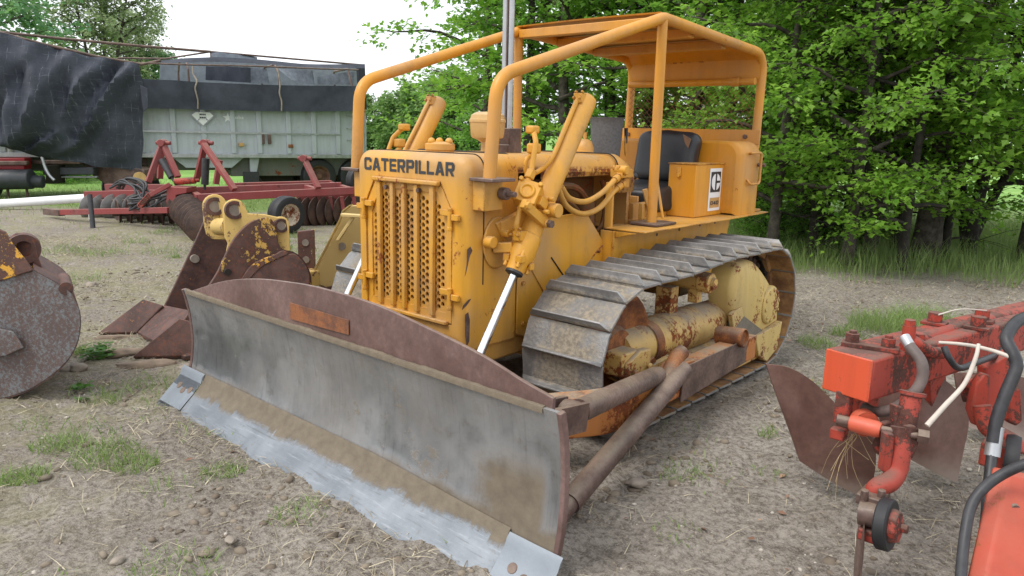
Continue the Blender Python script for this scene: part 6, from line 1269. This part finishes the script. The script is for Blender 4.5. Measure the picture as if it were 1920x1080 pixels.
def plant(var, px, D, sc, rz, label, group=None):
    p = PD(px, 300, D); z = gbase(p.x, p.y); nm = NAME.get(var, 'tree'); cat = nm
    t = thing(nm, (p.x, p.y, z), label, cat, group)
    for nme, me in zip(('trunk', 'crown'), VAR[var]):
        o = bpy.data.objects.new(nme, me); C.objects.link(o); o.parent = t; o.rotation_euler = (0,0,rz); o.scale = (sc,)*3
    return t
WG = 'trees along the wood edge'
for a in [
 ('maple1', 1748, 9.7, 1.05, .4, 'thick-trunked maple at the wood edge, its grey bole standing right above the plough'),
 ('maple2', 1665, 9.9, 1.0, 2.1, 'slim maple just left of the thick-trunked one, bright sprays hanging low'),
 ('multi', 1840, 10.2, 1.0, 1.0, 'many-stemmed leaning tree with a low bare limb reaching to the right edge'),
 ('maple3', 1600, 11.0, 1.0, 3.3, 'thin dark-stemmed maple halfway between canopy and thick-trunked maple'),
 ('maple1', 1508, 11.2, .9, 5.0, 'maple directly right of the canopy rear post, light leaves over dark stems'),
 ('maple2', 1950, 9.6, 1.05, .9, 'maple at the right edge, branches entering from outside the picture'),
 ('maple2', 1610, 9.0, .8, 1.1, 'small bright maple nearest the yard, its low sprays hanging before the dark trunks'),
 ('maple3', 1715, 8.8, .8, 4.4, 'slender bright maple sapling in front of the thick-trunked maple'),
 ('maple2', 1470, 9.6, .85, 3.7, 'small bright maple touching the canopy rear post'),
 ('bare', 1560, 10.4, 1.0, 1.4, 'nearly leafless dark sapling under the maples right of the canopy'),
 ('bare', 1700, 10.6, .9, 4.0, 'bare dark sapling close behind the thick-trunked maple'),
 ('bare', 1462, 11.5, 1.1, 2.6, 'bare dark sapling close to the canopy rear post'),
 ('bare', 1530, 9.8, .75, 5.2, 'short twiggy sapling in the grass just right of the track rear'),
 ('bare', 1630, 9.5, .7, 2.3, 'short twiggy sapling at the foot of the slim maple'),
 ('bare', 1790, 9.9, .8, .6, 'short twiggy sapling between the thick trunk and the leaning tree'),
 ('broad2', 1640, 13.5, 1.0, .2, 'dark bushy tree filling the gap behind the slim maple'),
 ('broad1', 1790, 14.5, 1.0, 1.1, 'taller dark tree in the second row behind the leaning many-stemmed tree'),
 ('broad2', 1540, 14.5, 1.05, 3.9, 'dark tree in the second row right of the canopy'),
 ('broad3', 1440, 14.0, 1.0, 4.4, 'dark-trunked tall tree rising behind the canopy rear corner'),
 ('broad1', 1370, 15.0, 1.0, .7, 'tall tree whose trunk shows over the middle of the canopy roof'),
 ('edge', 1290, 14.0, .95, 1.9, 'leafy tree seen through the canopy between its posts'),
 ('broad2', 1210, 15.5, 1.05, 5.3, 'leafy tree behind the seat and air cleaner'),
 ('broad1', 1130, 16.5, 1.0, 2.7, 'tree with a grey trunk seen between the lift cylinder and canopy post'),
 ('edge', 1060, 16.0, 1.0, .1, 'leafy tree just right of the exhaust stack'),
 ('broad1', 985, 18.0, 1.0, 4.1, 'tall tree rising directly behind the exhaust stack'),
 ('edge', 905, 18.5, .92, 3.0, 'outermost wood-edge tree, its sparse boughs reaching left over the hood into the sky'),
 ('broad3', 1010, 23.0, 1.0, 5.9, 'deep green tall tree in the back row behind the exhaust stack'),
 ('broad1', 1180, 22.0, 1.05, 1.5, 'deep green tall tree in the back row behind the lift cylinder'),
 ('broad3', 1320, 21.0, 1.05, .5, 'deep green tall tree in the back row behind the canopy'),
 ('broad1', 1490, 20.0, 1.1, 2.9, 'deep green tall tree in the back row right of the canopy'),
 ('broad3', 1680, 20.0, 1.1, 3.6, 'deep green tall tree in the back row behind the thick-trunked maple'),
 ('broad2', 930, 24.0, .95, .8, 'smaller round tree in the back row left of the exhaust stack'),
]: plant(*a, WG)
for a in [
 ('shrub', 700, 58, 1.0, .3, 'pale green shrub beyond the meadow, directly behind the right end of the trailer'),
 ('shrub', 752, 54, 1.1, 2.2, 'pale green shrub beyond the meadow left of the far lift cylinder'),
 ('shrub', 806, 50, 1.15, 4.1, 'pale green shrub beyond the meadow behind the far lift cylinder'),
 ('shrub', 862, 46, 1.2, 5.5, 'pale green shrub beyond the meadow between the far lift cylinder and precleaner'),
 ('shrub', 650, 64, .9, 1.2, 'far low shrub showing above the trailer tailgate'),
]: plant(*a, 'shrubs beyond the meadow')
plant('pale', 205, 36, 1.05, 1.0, 'thin pale young tree with bare upright stems rising behind the trailer ridge pipe')
plant('pale', 290, 42, .8, 3.0, 'smaller pale tree right of the thin upright one behind the ridge pipe')
plant('teal', 8, 28, 1.0, .5, 'blue-green tree filling the top left corner')
plant('teal', 312, 38, .55, 2.0, 'dark round tree seen through the trailer bows')
for i, (px, D) in enumerate([(118,22.5),(160,24),(30,23)]): plant('low', px, D, 1.0, i*2.1, ['low green bush on the bank under the truck frame', 'low green bush behind the truck fifth wheel', 'low green bush on the bank below the truck fuel tank'][i], 'low bushes behind the truck')
for i, (px, D, s_) in enumerate([(1490,10.4,.5),(1575,10.6,.45),(1640,10.8,.4),(1440,10.6,.5)]): plant('low', px, D, s_, i*1.3, ['knee-high leafy bush in the tall grass right behind the track', 'knee-high bush at the foot of the bare sapling right of the canopy', 'knee-high bush at the foot of the slim maple', 'knee-high bush in the shade behind the canopy rear post'][i], 'bushes in the tall grass')
# ---------------------------------------------------------------- light, sky, camera
SUN_EL, SUN_AZ = rad(56), None
sdir = (-(FH)*.45 - RH*.75).normalized()          # where the sun stands: to the left, behind the camera
az = math.atan2(sdir.x, sdir.y)
W = bpy.data.worlds.new('World'); S.world = W; W.use_nodes = True; t = W.node_tree; t.nodes.clear()
out = t.nodes.new('ShaderNodeOutputWorld'); bg = t.nodes.new('ShaderNodeBackground'); sky = t.nodes.new('ShaderNodeTexSky')
sky.sky_type = 'NISHITA'; sky.sun_disc = False; sky.sun_elevation = SUN_EL; sky.sun_rotation = az; sky.air_density = 1.0; sky.dust_density = 3.0; sky.ozone_density = 1.0
# thin bright cloud over the blue
tc = t.nodes.new('ShaderNodeTexCoord'); nz = t.nodes.new('ShaderNodeTexNoise'); nz.inputs['Scale'].default_value = 2.2; nz.inputs['Detail'].default_value = 7; nz.inputs['Roughness'].default_value = .6
mp = t.nodes.new('ShaderNodeMapping'); mp.inputs['Scale'].default_value = (1,1,2.5); t.links.new(tc.outputs['Generated'], mp.inputs[0]); t.links.new(mp.outputs[0], nz.inputs['Vector'])
mr = t.nodes.new('ShaderNodeMapRange'); mr.inputs[1].default_value = .36; mr.inputs[2].default_value = .56; mr.inputs[3].default_value = .72; mr.inputs[4].default_value = 1.0; t.links.new(nz.outputs['Fac'], mr.inputs[0])
mx = t.nodes.new('ShaderNodeMix'); mx.data_type = 'RGBA'; t.links.new(mr.outputs[0], mx.inputs[0]); t.links.new(sky.outputs[0], mx.inputs[6]); mx.inputs[7].default_value = (11.6, 12.0, 12.6, 1)
t.links.new(mx.outputs[2], bg.inputs[0]); bg.inputs[1].default_value = .085; t.links.new(bg.outputs[0], out.inputs[0])
L = bpy.data.lights.new('sun', 'SUN'); L.energy = 1.5; L.angle = rad(22); L.color = (1, .96, .90); lo = bpy.data.objects.new('sun', L); C.objects.link(lo)
d = Vector((math.sin(az)*math.cos(SUN_EL), math.cos(az)*math.cos(SUN_EL), math.sin(SUN_EL))); lo.rotation_euler = d.to_track_quat('Z', 'Y').to_euler(); lo.location = (0,0,20)
cd = bpy.data.cameras.new('camera'); cam = bpy.data.objects.new('camera', cd); C.objects.link(cam)
cd.sensor_fit = 'HORIZONTAL'; cd.sensor_width = 36; cd.lens = 36*FOC/1920; cd.clip_end = 3000; cd.clip_start = .05
cam.matrix_world = Matrix((RIGHT.to_4d(), (-DOWN).to_4d(), (-_fwd).to_4d(), (0,0,0,1))).transposed(); 
mw = Matrix((RIGHT, -DOWN, -_fwd)).transposed().to_4x4(); mw.translation = CAM; cam.matrix_world = mw
S.camera = cam
S.view_settings.view_transform = 'Standard'; S.view_settings.look = 'None'; S.view_settings.gamma = 1; S.view_settings.exposure = .6
S.cycles.use_denoising = True; S.cycles.max_bounces = 8; S.cycles.transparent_max_bounces = 8
